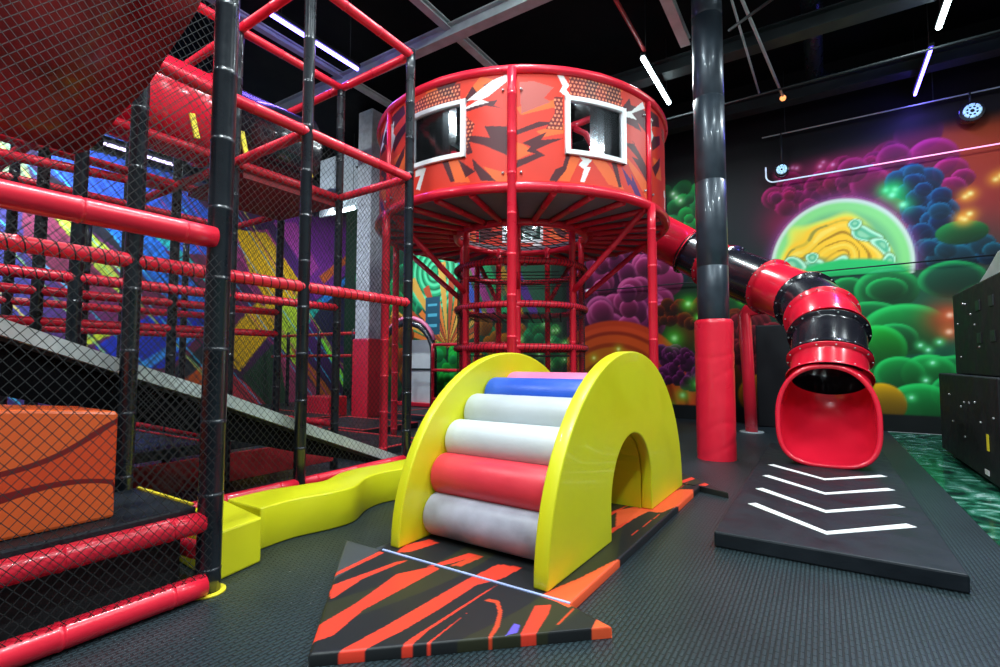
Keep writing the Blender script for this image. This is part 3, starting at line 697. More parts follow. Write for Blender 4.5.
# printed panels
def panel_paint(s, v, W_, H_, left):
    """s 0..1 along the arc, v 0..1 up; lightning print"""
    p = Paint(s, v, (.66, .036, .018)); MR = (.075, .010, .016); OR = (.80, .125, .025); WH = (.80, .78, .76); PU = (.09, .015, .13); HZ = (.46, .10, .085)
    def cv(q):
        out = []
        for x, y in q:
            if left: t = (615 - x) / 555; tp_, bt = 50 + 190 * max(t, 0) ** 2.3, 537 + 128 * max(t, 0) ** 1.6
            else: t = (x - 30) / 660; tp_, bt = 45 + 150 * max(t, 0) ** 2.3, 570 + 70 * max(t, 0) ** 1.5
            s_ = .689 * t + .311 * t * t; s_ = 1 - s_ if left else s_
            out.append((s_, (bt - y) / (bt - tp_)))
        return out
    def P(c, *polys, k=1.):
        for q in polys: p.poly(cv(q), c, k)
    if not left:
        P(OR, [(30, 380), (70, 390), (130, 430), (60, 455), (30, 470)], [(310, 455), (350, 470), (300, 580), (250, 575)], [(440, 60), (520, 105), (560, 140), (480, 160), (430, 100)], [(555, 440), (690, 560), (690, 640), (600, 520)], [(140, 330), (275, 300), (275, 345), (180, 360)], [(30, 210), (230, 180), (240, 215), (60, 250)], [(400, 470), (470, 480), (560, 610), (480, 590)])
        P(HZ, [(50, 85), (130, 85), (228, 118), (182, 168), (215, 190), (60, 242)])
        P(MR, [(65, 385), (195, 335), (165, 375), (272, 370), (140, 420), (185, 450), (32, 505), (36, 468), (135, 440), (85, 425), (115, 405)], [(32, 322), (150, 285), (240, 292), (140, 315), (32, 345)],
          [(205, 572), (235, 520), (270, 505), (285, 450), (305, 455), (285, 525), (240, 580)], [(560, 385), (640, 460), (600, 450), (692, 560), (692, 490), (600, 370), (620, 390)],
          [(555, 215), (592, 172), (600, 205), (692, 235), (692, 335), (640, 290), (660, 330), (555, 285)], [(495, 485), (520, 480), (545, 600), (530, 600)], [(392, 75), (440, 95), (420, 150), (450, 200), (390, 190), (370, 130)], [(480, 120), (545, 125), (530, 160), (560, 180), (470, 200)])
        P(PU, [(545, 500), (600, 565), (597, 530), (665, 650), (625, 640), (590, 580), (578, 590)])
        W = [[(240, 45), (272, 55), (302, 110), (288, 130), (325, 188), (300, 178), (258, 138), (272, 110)], [(560, 240), (600, 235), (670, 190), (685, 222), (605, 245), (632, 275), (550, 258)], [(345, 455), (405, 475), (380, 508), (398, 512), (368, 585), (350, 580), (368, 520), (342, 500), (362, 480)]]
        D = [[(300, 55), (400, 68), (545, 130), (552, 225), (310, 185)], [(228, 165), (272, 165), (272, 330), (190, 320), (235, 240)]]
    else:
        P(OR, [(485, 55), (545, 70), (450, 150), (420, 150)], [(345, 455), (400, 440), (445, 545), (375, 550)], [(250, 115), (330, 90), (390, 130), (260, 185)], [(500, 470), (615, 500), (615, 540), (555, 535)], [(80, 450), (150, 400), (170, 480), (110, 520)])
        P(MR, [(405, 185), (452, 98), (478, 135), (505, 118), (430, 175)], [(500, 95), (600, 52), (565, 100), (515, 135)], [(515, 172), (565, 165), (548, 190), (590, 206), (510, 190), (430, 218), (410, 205)],
          [(505, 285), (616, 288), (616, 420), (500, 372), (440, 358), (455, 410), (430, 418), (408, 370), (440, 328), (530, 338)], [(392, 440), (462, 492), (452, 435), (560, 535), (490, 535), (468, 492), (425, 525)], [(325, 455), (352, 450), (380, 545), (362, 548)],
          [(70, 370), (152, 270), (155, 310), (80, 420)], [(75, 500), (150, 380), (145, 430), (100, 520)], [(60, 260), (140, 190), (150, 230), (70, 320)], [(290, 92), (390, 70), (360, 110), (385, 150), (320, 140)])
        W = [[(405, 212), (480, 162), (430, 165), (540, 75), (616, 48), (612, 82), (522, 148), (490, 162), (525, 175)], [(205, 500), (235, 472), (255, 488), (228, 590), (210, 585), (230, 520), (205, 530)], [(62, 300), (80, 270), (76, 330), (90, 340), (62, 420)]]
        D = [[(180, 200), (260, 130), (400, 82), (402, 190), (185, 250)], [(410, 215), (440, 255), (462, 275), (430, 400), (405, 385)]]
    gx, gz = .046 / W_, .046 / H_
    row = np.floor(v / gz); hx = ((s / gx) + (row % 2) * .5) % 1 - .5; hz = (v / gz) % 1 - .5; dots = np.hypot(hx, hz) < .31
    for q in D:
        reg = p.inside(cv(q)); p.mix((~dots & reg) * .85, MR); p.mix((dots & reg) * .6, (.95, .34, .18))
    P(WH, *W)
    return p.C
sect = 2 * PI / 7; pz0, pz1 = ZB + .06, ZT - .05
na, nv = 210, 150
for i in range(7):
    a0, a1 = ANG[i] + .022, ANG[i] + sect - .022
    s, v = np.meshgrid(np.linspace(0, 1, na), np.linspace(0, 1, nv), indexing='ij')
    W_ = (a1 - a0) * TR; H_ = pz1 - pz0
    Cc = panel_paint(s, v, W_, H_, i in (6, 1, 3))
    ang = FACE + a0 + (a1 - a0) * s
    P3 = np.stack([TC.x + TR * np.cos(ang), TC.y + TR * np.sin(ang), pz0 + H_ * v], -1)
    win = i in (0, 6, 3)
    mask = None
    if win:
        sc_, vc_ = (.53, .535) if i != 6 else (.505, .535); hw, hh = .205, .245
        S2 = (s[:-1, :-1] + s[1:, 1:]) / 2; V2 = (v[:-1, :-1] + v[1:, 1:]) / 2
        mask = ~((np.abs(S2 - sc_) < hw) & (np.abs(V2 - vc_) < hh))
    g = grid_mesh('wall_panel', P3, Cc, [PRINT], tw, mask)
    sm = g.modifiers.new('thick', 'SOLIDIFY'); sm.thickness = .02; sm.offset = -1
    if win:
        mb = MB(); lo, hi = sc_ - hw - .004, sc_ + hw + .004; zl, zh = pz0 + H_ * (vc_ - hh), pz0 + H_ * (vc_ + hh); fw = .055
        def pt(ss, zz, off=.035): return tp(a0 + (a1 - a0) * ss, TR + off, zz)
        def strip(s0, s1, z0, z1):
            n_ = 8; q = []
            for k in range(n_ + 1):
                ss = s0 + (s1 - s0) * k / n_
                q += [pt(ss, z0, -.03), pt(ss, z0), pt(ss, z1), pt(ss, z1, -.03)]
            f = []
            for k in range(n_):
                for e in range(4): f.append((k * 4 + e, k * 4 + (e + 1) % 4, k * 4 + 4 + (e + 1) % 4, k * 4 + 4 + e))
            f += [(0, 1, 2, 3), (n_ * 4 + 3, n_ * 4 + 2, n_ * 4 + 1, n_ * 4)]
            mb.add(q, f)
        e = fw / W_
        strip(lo - e * .5, hi + e * .5, zh - fw * .4, zh + fw * .6); strip(lo - e * .5, hi + e * .5, zl - fw * .6, zl + fw * .4)
        strip(lo - e * .5, lo + e * .5, zl - fw * .6, zh + fw * .6); strip(hi - e * .5, hi + e * .5, zl - fw * .6, zh + fw * .6)
        f_ = mb.build('window_frame', WHITE, g, bevel=.005)
        mb = MB(); q = []; n_ = 8
        for k in range(n_ + 1):
            ss = lo + (hi - lo) * k / n_; q += [pt(ss, zl, 0), pt(ss, zh, 0), pt(ss, zh, .006), pt(ss, zl, .006)]
        f = []
        for k in range(n_):
            for e_ in range(4): f.append((k * 4 + e_, k * 4 + (e_ + 1) % 4, k * 4 + 4 + (e_ + 1) % 4, k * 4 + 4 + e_))
        mb.add(q, f, 0, False); mb.build('window_pane', PANE, g)
    mb = MB()
    for ss in (.03, .97):
        for vv in (.08, .85):
            c = tp(a0 + (a1 - a0) * ss, TR + .012, pz0 + H_ * vv); mb.sphere(c, .018, 8)
    mb.build('bolt', BOLT, g)
# guard pipes inside the tower, seen through the windows
MB().pipe((-3.17, 6.89, 3.17), (-3.17, 6.89, 4.88), .05).build('guard_pipe', RED, tw)
MB().pipe((-3.17, 6.89, 4.83), (-2.49, 8.33, 5.72), .05).build('guard_pipe', RED, tw)
MB().tube([(-2.88, 7.1, 3.2), (-2.88, 7.09, 4.55), (-2.95, 7.03, 4.72), (-3.1, 6.93, 4.81)], .045, 12).build('guard_pipe', RED, tw)
MB().pipe(tp(R(-60), 1.1, ZB), tp(R(-60), 1.1, 4.2), .05).build('guard_pipe', RED, tw)
MB().pipe(tp(R(-100), 1.9, 4.25), tp(R(-10), .95, 4.2), .05).build('guard_pipe', RED, tw)

# ---------------------------------------------------------------- tube slide
def catmull(P, n=14):
    P = [Vector(q) for q in P]; P = [2 * P[0] - P[1]] + P + [2 * P[-1] - P[-2]]; out = []
    for i in range(1, len(P) - 2):
        for k in range(n):
            t = k / n; a, b, c, d = P[i - 1:i + 3]
            out.append(.5 * ((2 * b) + (c - a) * t + (2 * a - 5 * b + 4 * c - d) * t * t + (3 * b - a - 3 * c + d) * t ** 3))
    out.append(P[-2]); return out
SL = catmull([(-2.62, 8.25, 3.56), (-2.18, 9.29, 3.36), (-1.57, 9.22, 2.94), (-.98, 8.80, 2.56), (-.40, 8.32, 2.21), (-.09, 7.88, 1.97), (.03, 7.53, 1.76), (.08, 7.23, 1.57), (.08, 7.00, 1.28), (.07, 6.84, 1.00)], 20)
cum = [0]
for a, b in zip(SL[:-1], SL[1:]): cum.append(cum[-1] + (b - a).length)
TOT = cum[-1]
def seg(t0, t1):
    out = []; d0, d1 = t0 * TOT, t1 * TOT
    def at(d):
        for i in range(len(cum) - 1):
            if cum[i + 1] >= d: return SL[i].lerp(SL[i + 1], (d - cum[i]) / max(1e-6, cum[i + 1] - cum[i]))
        return SL[-1]
    n = max(5, int((d1 - d0) / .06))
    return [at(d0 + (d1 - d0) * k / n) for k in range(n + 1)]
sl = thing('tube_slide', (.08, 7.1, 0), 'red and black segmented tube slide winding down from the tower to a wide red mouth', 'slide')
cuts = [0]
for q in ((-1.92, 9.34, 3.22), (-1.54, 9.21, 3.0), (-1.21, 8.99, 2.8), (-.62, 8.52, 2.36), (-.15, 7.98, 2.02), (.02, 7.56, 1.80), (.07, 7.22, 1.50), (.08, 6.97, 1.21)):
    i = min(range(len(SL)), key=lambda i: (SL[i] - Vector(q)).length); cuts.append(cum[i] / TOT)
cuts.append(1.)
SR = .385
for i in range(len(cuts) - 1):
    pts = seg(cuts[i], cuts[i + 1]); n = len(pts)
    if n < 2: continue
    dirs0 = (pts[1] - pts[0]).normalized(); dirs1 = (pts[-1] - pts[-2]).normalized()
    L_ = sum((b - a).length for a, b in zip(pts[:-1], pts[1:]))
    pp = [pts[0], pts[0] + dirs0 * .018, pts[0] + dirs0 * .022] + pts[1:-1] + [pts[-1] - dirs1 * .022, pts[-1] - dirs1 * .018, pts[-1]]
    rr = [SR + .045, SR + .045, SR] + [SR] * (n - 2) + [SR, SR + .045, SR + .045]
    mb = MB(); mb.tube(pp, rr, 36, caps=False)
    # inner skin; last red section's is blackened to show unlit depth
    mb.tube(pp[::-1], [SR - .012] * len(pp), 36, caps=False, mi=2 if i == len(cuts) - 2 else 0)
    for end, dr, sgn in ((pts[0], dirs0, 1), (pts[-1], dirs1, -1)):
        u = dr.cross(Vector((0, 0, 1))).normalized(); w_ = dr.cross(u)
        for k in range(14):
            a = 2 * PI * k / 14; mb.sphere(end + dr * .03 * sgn + (u * math.cos(a) + w_ * math.sin(a)) * (SR + .028), .011, 6, mi=1)
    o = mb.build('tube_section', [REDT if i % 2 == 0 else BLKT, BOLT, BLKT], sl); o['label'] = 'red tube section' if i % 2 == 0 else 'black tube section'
# mouth: lofted from round collar to wide rounded scoop
def mouth():
    mb = MB(); n = 56
    d0 = (SL[-1] - SL[-2]).normalized(); R0 = Vector((1, 0, 0)); T0 = R0.cross(d0); T0 = T0 if T0.z > 0 or T0.y < 0 else -T0
    C0 = Vector(SL[-1]) - d0 * .02; C1 = Vector((.035, 6.42, .64)); T1 = Vector((0, .20, 1)).normalized()
    def loop(t, ins=0., out=0.):
        e = t * t * (3 - 2 * t); c = C0.lerp(C1, e) + Vector((0, .10 * math.sin(PI * t), -.05 * math.sin(PI * t)))
        T = T0.lerp(T1, t).normalized(); o_ = []
        rx = (SR + .01) * (1 - e) + .462 * e - ins; ru = (SR + .01) * (1 - e) + .535 * e - ins; rd = (SR + .01) * (1 - e) + .54 * e - ins
        pw_d = 2 + 1.3 * e; pw_u = 2 + .35 * e
        for k in range(n):
            a = 2 * PI * k / n + PI / 2; cc, ss = math.cos(a), math.sin(a); pw = pw_u if ss > 0 else pw_d
            x = rx * math.copysign(abs(cc) ** (2 / pw), cc) * (1 - .07 * e * max(0, ss)); z = (ru if ss > 0 else rd) * math.copysign(abs(ss) ** (2 / pw), ss)
            o_.append(c + R0 * x + T * z + Vector((0, -out, 0)))
        return o_
    N_ = 12; outer = [loop(i / N_) for i in range(N_ + 1)]; inner = [loop(i / N_, .02) for i in range(N_ + 1)][::-1]
    loops = outer + inner; vs = [q for l in loops for q in l]; fs = []
    for i in range(len(loops) - 1):
        for k in range(n): l = (k + 1) % n; fs.append((i * n + k, (i + 1) * n + k, (i + 1) * n + l, i * n + l))
    mb.add(vs, fs, 0, True); mb.build('slide_mouth', REDT, sl)
    MB().tube(loop(1, .005), .026, 10, closed=True).build('mouth_rim', REDT, sl)
mouth()

# landing mat with chevrons
t = thing('landing_mat', (0, 5.7, 0), 'black landing mat with four white chevrons in front of the slide mouth', 'mat')
MB().box((0, 5.7, .05), (1.24, 4.3, .1)).build('pad', BLKV, t, bevel=.012)
def chev(y, hw, rise, w_):
    z0, z1 = .1, .1025
    mb = MB(); mb.prism([(0, y), (hw, y + rise), (hw - .05, y + rise + w_), (0, y + w_ * 1.25), (-hw + .05, y + rise + w_), (-hw, y + rise)], z0, z1, 'z'); return mb
for y, w_ in ((3.87, .058), (4.42, .058), (5.02, .058), (5.63, .058)): chev(y, .51, .50, w_).build('chevron', DOTW, t)

# ---------------------------------------------------------------- yellow arch climber
ax, ay = -1.72, 3.60
ar = thing('arch_climber', (ax, ay, .05), 'yellow half-oval soft climber with coloured roller steps and a tunnel', 'soft play climber')
Hh, Aa = 1.23, 1.31
def ell(n=40): return [(-Aa * math.cos(PI * k / n), Hh * math.sin(PI * k / n)) for k in range(n + 1)]
tun_w, tun_h, tc = .42, .64, -.03
def arch_poly(hole=True):
    o_ = ell(); 
    if not hole: return o_
    hl = [(tc + tun_w, 0)] + [(tc + tun_w * math.cos(a), tun_h - tun_w + tun_w * math.sin(a)) for a in [PI * k / 18 for k in range(19)]] + [(tc - tun_w, 0)]
    return o_ + hl
RZ = Matrix.Translation((ax, ay, .05)) @ Matrix.Rotation(R(-1.3), 4, 'Z')
def side(x0, x1, hole=True):
    """panel with a tunnel notch, tessellated as a strip around the notch"""
    mb = MB(); n = 40; O = ell(n)
    if hole:
        Hp = [(tc - tun_w, 0)] + [(tc - tun_w * math.cos(a), tun_h - tun_w + tun_w * math.sin(a)) for a in [PI * k / (n - 2) for k in range(n - 1)]] + [(tc + tun_w, 0)]
        vs = []
        for x in (x0, x1):
            vs += [RZ @ Vector((x, u, v)) for u, v in O] + [RZ @ Vector((x, u, v)) for u, v in Hp]
        m_ = n + 1; fs = []
        for k in range(n):
            fs.append((k, m_ + k, m_ + k + 1, k + 1)); b = 2 * m_; fs.append((b + k, b + k + 1, b + m_ + k + 1, b + m_ + k))
        mb.add(vs, fs)
        b = 2 * m_
        f2 = [(k, k + 1, b + k + 1, b + k) for k in range(n)] + [(m_ + k, b + m_ + k, b + m_ + k + 1, m_ + k + 1) for k in range(n)] + [(0, b, b + m_, m_), (n, m_ + n, b + m_ + n, b + n)]
        mb.f += [tuple(i for i in f) for f in f2]; mb.mi += [0] * len(f2); mb.sm += [True] * (2 * n) + [False] * 2
    return mb
hw_ = .56
side(hw_ - .075, hw_ + .012).build('side_panel', YEL, ar, bevel=.010)
side(-hw_ + .015, -hw_ + .09).build('side_panel', YEL, ar, bevel=.010)
# tunnel lining between the panels
mb = MB(); vs = []; fs = []; n = 20
Hp = [(tc - tun_w, 0)] + [(tc - tun_w * math.cos(PI * k / n), tun_h - tun_w + tun_w * math.sin(PI * k / n)) for k in range(n + 1)] + [(tc + tun_w, 0)]
Op = [(tc - tun_w - .05, 0)] + [(tc - (tun_w + .05) * math.cos(PI * k / n), tun_h - tun_w + (tun_w + .05) * math.sin(PI * k / n)) for k in range(n + 1)] + [(tc + tun_w + .05, 0)]
for x in (-hw_ + .09, hw_ - .075):
    vs += [RZ @ Vector((x, u, v)) for u, v in Hp] + [RZ @ Vector((x, u, v)) for u, v in Op]
m_ = len(Hp)
for k in range(m_ - 1): fs += [(k, k + 1, 2 * m_ + k + 1, 2 * m_ + k), (m_ + k, 3 * m_ + k, 3 * m_ + k + 1, m_ + k + 1)]
mb.add(vs, fs); mb.build('tunnel_lining', YEL, ar)
rolls = [(-.975, .145, GREYV, 'lavender grey roller'), (-.905, .39, REDV, 'red roller'), (-.76, .605, WHITEV, 'white roller'), (-.55, .775, LGREYV, 'light grey roller'), (-.30, .89, BLUEV, 'blue roller'), (-.02, .93, PINKV, 'pink roller'), (.27, .89, GREYV, 'grey roller'), (.52, .775, REDV, 'red roller'), (.73, .605, WHITEV, 'white roller'), (.88, .39, LGREYV, 'light grey roller'), (.96, .145, BLUEV, 'blue roller')]
for y, z, m, lb in rolls:
    a = RZ @ Vector((-hw_ + .092, y, z)); b = RZ @ Vector((hw_ - .077, y, z)); r_ = .14
    d = (b - a); q = [a, a + d * .012, a + d * .03, a + d * .97, a + d * .988, b]
    o = MB().tube(q, [r_ - .02, r_ - .006, r_, r_, r_ - .006, r_ - .02], 28).build('roller', m, ar); o['label'] = lb

# arrow floor mats
STREAKS = [
('R', [(-1.79, 1.36), (-1.88, 1.46), (-1.9, 1.7), (-1.97, 2.03), (-1.87, 2.22), (-1.82, 2.21), (-1.82, 1.86), (-1.82, 1.66), (-1.76, 1.44)]),
('R', [(-1.62, 1.27), (-1.65, 1.34), (-1.63, 1.61), (-1.61, 2.19), (-1.58, 2.44), (-1.44, 2.48), (-1.46, 2.29), (-1.53, 2.16), (-1.53, 1.85), (-1.54, 1.64), (-1.57, 1.44), (-1.57, 1.31)]),
('R', [(-2.1, 1.69), (-2.15, 1.76), (-2.09, 2.15), (-2.05, 2.21), (-2.08, 1.89), (-2.03, 1.65)]),
('R', [(-2.26, 1.85), (-2.29, 2.21), (-2.25, 2.21), (-2.23, 1.83)]),
('R', [(-1.44, 1.4), (-1.47, 1.59), (-1.45, 2.12), (-1.44, 2.22), (-1.45, 1.68), (-1.41, 1.43)]),
('R', [(-1.38, 1.44), (-1.39, 1.61), (-1.4, 1.91), (-1.38, 1.62), (-1.37, 1.45)]),
('R', [(-1.07, 1.76), (-1.17, 2.13), (-1.11, 2.18), (-1.08, 2.09), (-1.03, 1.8)]),
('O', [(-0.85, 1.96), (-0.88, 2.18), (-0.79, 2.15), (-0.75, 2.04), (-0.78, 1.99)]),
('R', [(-2.19, 2.26), (-2.23, 2.37), (-2.17, 2.54), (-2.08, 2.51), (-2.13, 2.3)]),
('R', [(-1.9, 2.19), (-1.82, 2.48), (-1.75, 2.48), (-1.82, 2.28)]),
('O', [(-1.2, 2.23), (-1.1, 2.22), (-1.03, 2.2), (-0.95, 2.54), (-0.94, 3.19), (-1.05, 2.82), (-1.12, 2.51), (-1.18, 2.32)]),
('R', [(-1.0, 2.43), (-0.98, 2.66), (-0.94, 3.19), (-0.93, 2.76), (-0.94, 2.4)]),
('O', [(-1.37, 3.81), (-1.21, 4.11), (-1.11, 4.75), (-1.01, 4.81), (-0.93, 4.49), (-1.06, 3.94), (-1.15, 3.92), (-1.24, 3.43)]),
('T', [(-1.8, 2.28), (-1.76, 2.49), (-1.71, 2.49), (-1.74, 2.3)]),
('T', [(-1.01, 2.03), (-1.01, 2.21), (-1.0, 2.2), (-1.0, 2.04)]),
('T', [(-1.19, 1.74), (-1.23, 1.87), (-1.28, 1.98), (-1.34, 2.05), (-1.4, 2.04), (-1.39, 2.07), (-1.34, 2.08), (-1.27, 2.0), (-1.21, 1.88), (-1.18, 1.75)]),
('V', [(-1.15, 1.84), (-1.17, 1.94), (-1.14, 1.94), (-1.12, 1.88)]),
]
def slab(name, quad, label):
    """thin padded mat between four corners, top printed with streaks"""
    n = 170; e = np.concatenate([[0, 0, .004], np.linspace(.012, .988, n), [.996, 1, 1]]); h = np.full(len(e), .05); h[0] = h[-1] = .001; h[1] = h[-2] = .040; h[2] = h[-3] = .048
    a, b = np.meshgrid(e, e, indexing='ij'); Hh_ = np.minimum(h[:, None], h[None, :])
    q = [np.array(c) for c in quad]
    X = (1 - a) * (1 - b) * q[0][0] + a * (1 - b) * q[1][0] + a * b * q[2][0] + (1 - a) * b * q[3][0]
    Y = (1 - a) * (1 - b) * q[0][1] + a * (1 - b) * q[1][1] + a * b * q[2][1] + (1 - a) * b * q[3][1]
    p = Paint(X, Y, (.014, .016, .018)); Kc = {'R': (.80, .05, .025), 'O': (.90, .11, .035), 'T': (.62, .06, .02), 'V': (.14, .10, .6)}
    p.mix(.8 * (np.sin(X * 9 + 1.3 * np.sin(Y * 2)) > .55), (.030, .032, .014))
    rm = random.Random(4)
    for k in range(13):
        x = -2.3 + k * .11 + rm.uniform(-.03, .03); y = rm.uniform(2.9, 4.2); L_ = rm.uniform(.6, 1.6); w_ = rm.choice([.01, .03, .06])
        p.poly([(x, y), (x + w_, y + L_ * .3), (x + w_ + .05, y + L_), (x + .03, y + L_ * .5)], Kc['R'])
    for k in range(8):
        x = -2.4 + k * .2; p.poly([(x, 5.0), (x + .06, 5.0), (x + .25, 5.8), (x + .2, 5.8)], Kc['R'])
    p.poly([(-2.7, 2.3), (-2.33, 2.3), (-2.28, 2.15), (-2.2, 1.8)], (.055, .062, .068))
    for k, poly in STREAKS: p.poly(poly, Kc[k])
    c0 = (X.mean(), Y.mean()); P3 = np.stack([X - c0[0], Y - c0[1], Hh_], -1)
    o = grid_mesh(name, P3, p.C, [PRINT]); o.location = (c0[0], c0[1], 0); return tag(o, label, 'mat', 'streaked arrow mats')
slab('floor_mat', [(-1.73, 1.30), (-.80, 2.15), (-1.04, 2.235), (-2.62, 2.235)], 'triangular black mat with red streaks pointing toward the camera before the arch')
slab('floor_mat', [(-2.36, 2.24), (-1.04, 2.24), (-.98, 4.98), (-2.25, 4.98)], 'long black mat with orange-red streaks lying under the yellow arch')
slab('floor_mat', [(-2.5, 5.0), (-1.03, 4.985), (-.72, 4.86), (-1.6, 5.85)], 'far triangular streaked mat behind the yellow arch')
tag(MB().box((-1.665, 2.2375, .052), (1.25, .014, .006)).build('seam_strip', SEAM), 'pale blue shiny strip along the joint between two streaked mats', 'strip')

# ---------------------------------------------------------------- yellow benches
t = MB().prism([(-2.86, 1.80), (-3.42, 1.88), (-3.38, 1.54), (-2.80, 1.49)], .001, .265).build('foam_block', YEL, bevel=.012)
tag(t, 'yellow foam block beside the foot of the nearest black post', 'foam block')
front = catmull([(-3.04, 1.90), (-3.05, 2.15), (-2.98, 2.42), (-2.98, 2.62), (-3.12, 2.86), (-3.16, 3.08), (-3.10, 3.35), (-3.08, 3.8)], 6)
back = catmull([(-3.43, 1.90), (-3.43, 2.2), (-3.36, 2.45), (-3.33, 2.62), (-3.44, 2.86), (-3.46, 3.08), (-3.42, 3.35), (-3.40, 3.8)], 6)
n = len(front); vs = []
for z in (.001, .265):
    vs += [(q.x, q.y, z) for q in front] + [(q.x, q.y, z) for q in back]
fs = [(2 * n + k, 2 * n + k + 1, 3 * n + k + 1, 3 * n + k)[::1] for k in range(n - 1)] + [(k, n + k, n + k + 1, k + 1) for k in range(n - 1)]
mb = MB(); mb.add(vs, fs)
mb.add([], []); f2 = [(k, k + 1, 2 * n + k + 1, 2 * n + k) for k in range(n - 1)] + [(n + k, 3 * n + k, 3 * n + k + 1, n + k + 1) for k in range(n - 1)]
mb.f += f2; mb.mi += [0] * len(f2); mb.sm += [True] * len(f2); f3 = [(0, 2 * n, 3 * n, n), (n - 1, 2 * n - 1, 4 * n - 1, 3 * n - 1)]
mb.f += f3; mb.mi += [0, 0]; mb.sm += [False, False]
tag(mb.build('wavy_bench', YEL, bevel=.012), 'low yellow foam bench with a wavy front running along the netted frame', 'bench')

# ---------------------------------------------------------------- netted climbing frame
fr = thing('climbing_frame', (-4.2, 1.4, 0), 'tall netted climbing frame of black posts and red padded rails', 'climbing frame')
def post(x, y, z0=0, z1=4.5, r=.047): return MB().pipe((x, y, z0), (x, y, z1), r, .38, bump=.0018).build('post', BLK, fr)
def rail(a, b, r=.045, lace=False, m=RED):
    o = MB().pipe(a, b, r, .42).build('rail', m, fr)
    if lace:
        a = Vector(a); b = Vector(b); L_ = (b - a).length; d = (b - a) / L_; u = d.cross(Vector((0, 0, 1))).normalized(); w_ = d.cross(u)
        n = int(L_ / .07) * 8
        MB().tube([a + d * L_ * k / n + (u * math.cos(2 * PI * k / 8) + w_ * math.sin(2 * PI * k / 8)) * (r + .002) for k in range(n + 1)], .0042, 4).build('lacing', NETM, o)
    return o
XA = -2.72
pa = post(XA, 1.42, 0, 4.5, .060)
MB().tube([(XA, 1.42, .0), (XA, 1.42, .012)], .085, 24).build('foot_ring', YTAG, pa)
post(XA, -1.0, 0, 4.5, .060)
X1, X2, X3, X4, X5 = -3.56, -4.66, -5.78, -7.0, -8.2
YS = (1.34, 2.55, 3.78)
for y in (-1.0, .1): post(X1, y)
for y in YS: post(X1, y)
for x, dy in ((X2, .05), (X3, .12), (X4, .2)):
    for y in YS: post(x, y + (dy if y == 1.34 else 0), 0, 4.45 if x > -5 else 4.4, .045)
    post(x, .15, 0, 4.4, .045)
for y in YS[1:]: post(X5, y, 0, 3.1, .045)
# front bay rails
rail((XA + .02, -1.0, 1.86), (XA + .02, 1.38, 1.86), .057); rail((XA + .035, -1.0, .062), (XA + .035, 1.38, .062), .057); rail((XA, -1.0, .37), (XA, 1.38, .37), .054)
rail((XA, 1.42, .2), (X1, 1.34, .2), .045); rail((XA, 1.42, 4.4), (X1, 1.34, 4.4), .045); rail((XA, -1, 4.45), (XA, 1.4, 4.45), .05)
# long side X1
rail((X1, -1, 3.12), (X1, 3.78, 3.12)); rail((X1, -1, 4.45), (X1, 3.78, 4.45)); rail((X1, -1, 1.83), (X1, 3.78, 1.81), .045, True)
rail((X1, 1.4, .22), (X1, 2.52, .22)); rail((X1, 2.58, .22), (X1, 3.76, .22))
for x in (X2, X3, X4):
    y0 = -.9
    rail((x, y0, 3.10), (x, 3.78, 3.10), .042); rail((x, y0, 1.82), (x, 3.78, 1.82), .042, x > -5)
    if x == X2: rail((x, y0, 4.42), (x, 3.78, 4.42), .042)
    rail((x, y0, 1.55), (x, 3.78, 1.55), .04) if x < X2 else None
for y in YS:
    rail((X1, y, 3.12), (X2, y, 3.10), .042); rail((X2, y, 3.10), (X4, y, 3.08), .042)
    if y > 2: rail((X1, y, 4.45), (X2, y, 4.42), .042); rail((X2, y, 4.42), (X3, y, 4.40), .042)
    rail((X2, y, .5), (X4, y, .5), .04)
rail((X2, .1, 2.55), (X3, 2.55, 3.05), .04)
# net panels: real cords
def net(axis, c, u0, u1, z0, z1, cw=.055, ch=.066, r=.0017, wav=.0):
    mb = MB(); s = ch / cw
    H = z1 - z0; W_ = u1 - u0
    def P(u, z): return (c, u, z) if axis == 'x' else (u, c, z)
    for sg in (1, -1):
        k = -int(H / ch) - 2
        while True:
            us = u0 + k * cw
            if us > u1: break
            # line u = us + t/s, z = z0 + t (sg=1)   or   z = z1 - t
            t0 = max(0, (u0 - us) * s); t1 = min(H, (u1 - us) * s)
            if t1 - t0 > .02:
                n_ = 1
                pts = []
                for q in range(n_ + 1):
                    t = t0 + (t1 - t0) * q / n_
                    pts.append(P(us + t / s, z0 + t if sg == 1 else z1 - t))
                mb.tube(pts, r, 3, caps=False, smooth=False)
            k += 1
    return mb.build('net', NETM, fr)
net('x', XA - .03, -1.0, 1.40, 1.80, 4.45, .046, .054, .0018); net('x', XA + .066, -1.0, 1.40, .05, 1.76, .046, .054, .0018)
net('x', X1, 1.34, 2.55, .22, 3.12, .052, .060, .0017); net('x', X1, 2.55, 3.78, .22, 3.12, .052, .060, .0017)
net('x', X2, -.9, 2.55, 1.82, 3.10, .052, .06, .0017); net('y', 3.78, X2, X1, 1.8, 3.1, .052, .06, .0017)
net('x', X3, -.9, 3.78, .5, 3.1, .055, .065, .0018); net('y', 3.80, X4, X2, .5, 3.1, .055, .065, .0018)
# decks
MB().box(((X2 + X3) / 2, 3.2, 3.03), (X2 - X3 - .05, 1.1, .07)).build('deck', PANR, fr)
MB().box(((X2 + X4) / 2 , 1.5, .42), (X2 - X4, 4.4, .09)).build('deck', BLKV, fr, bevel=.01)
for y in (.6, 1.2, 1.8, 2.4, 3.0, 3.6): MB().box(((X2 + X4) / 2, y, .475), (X2 - X4, .02, .012)).build('deck_edging', REDLINE, fr)
MB().box((X2 + .01, 1.8, .22), (.04, 3.9, .26)).build('deck_fascia', PANR, fr, bevel=.005)

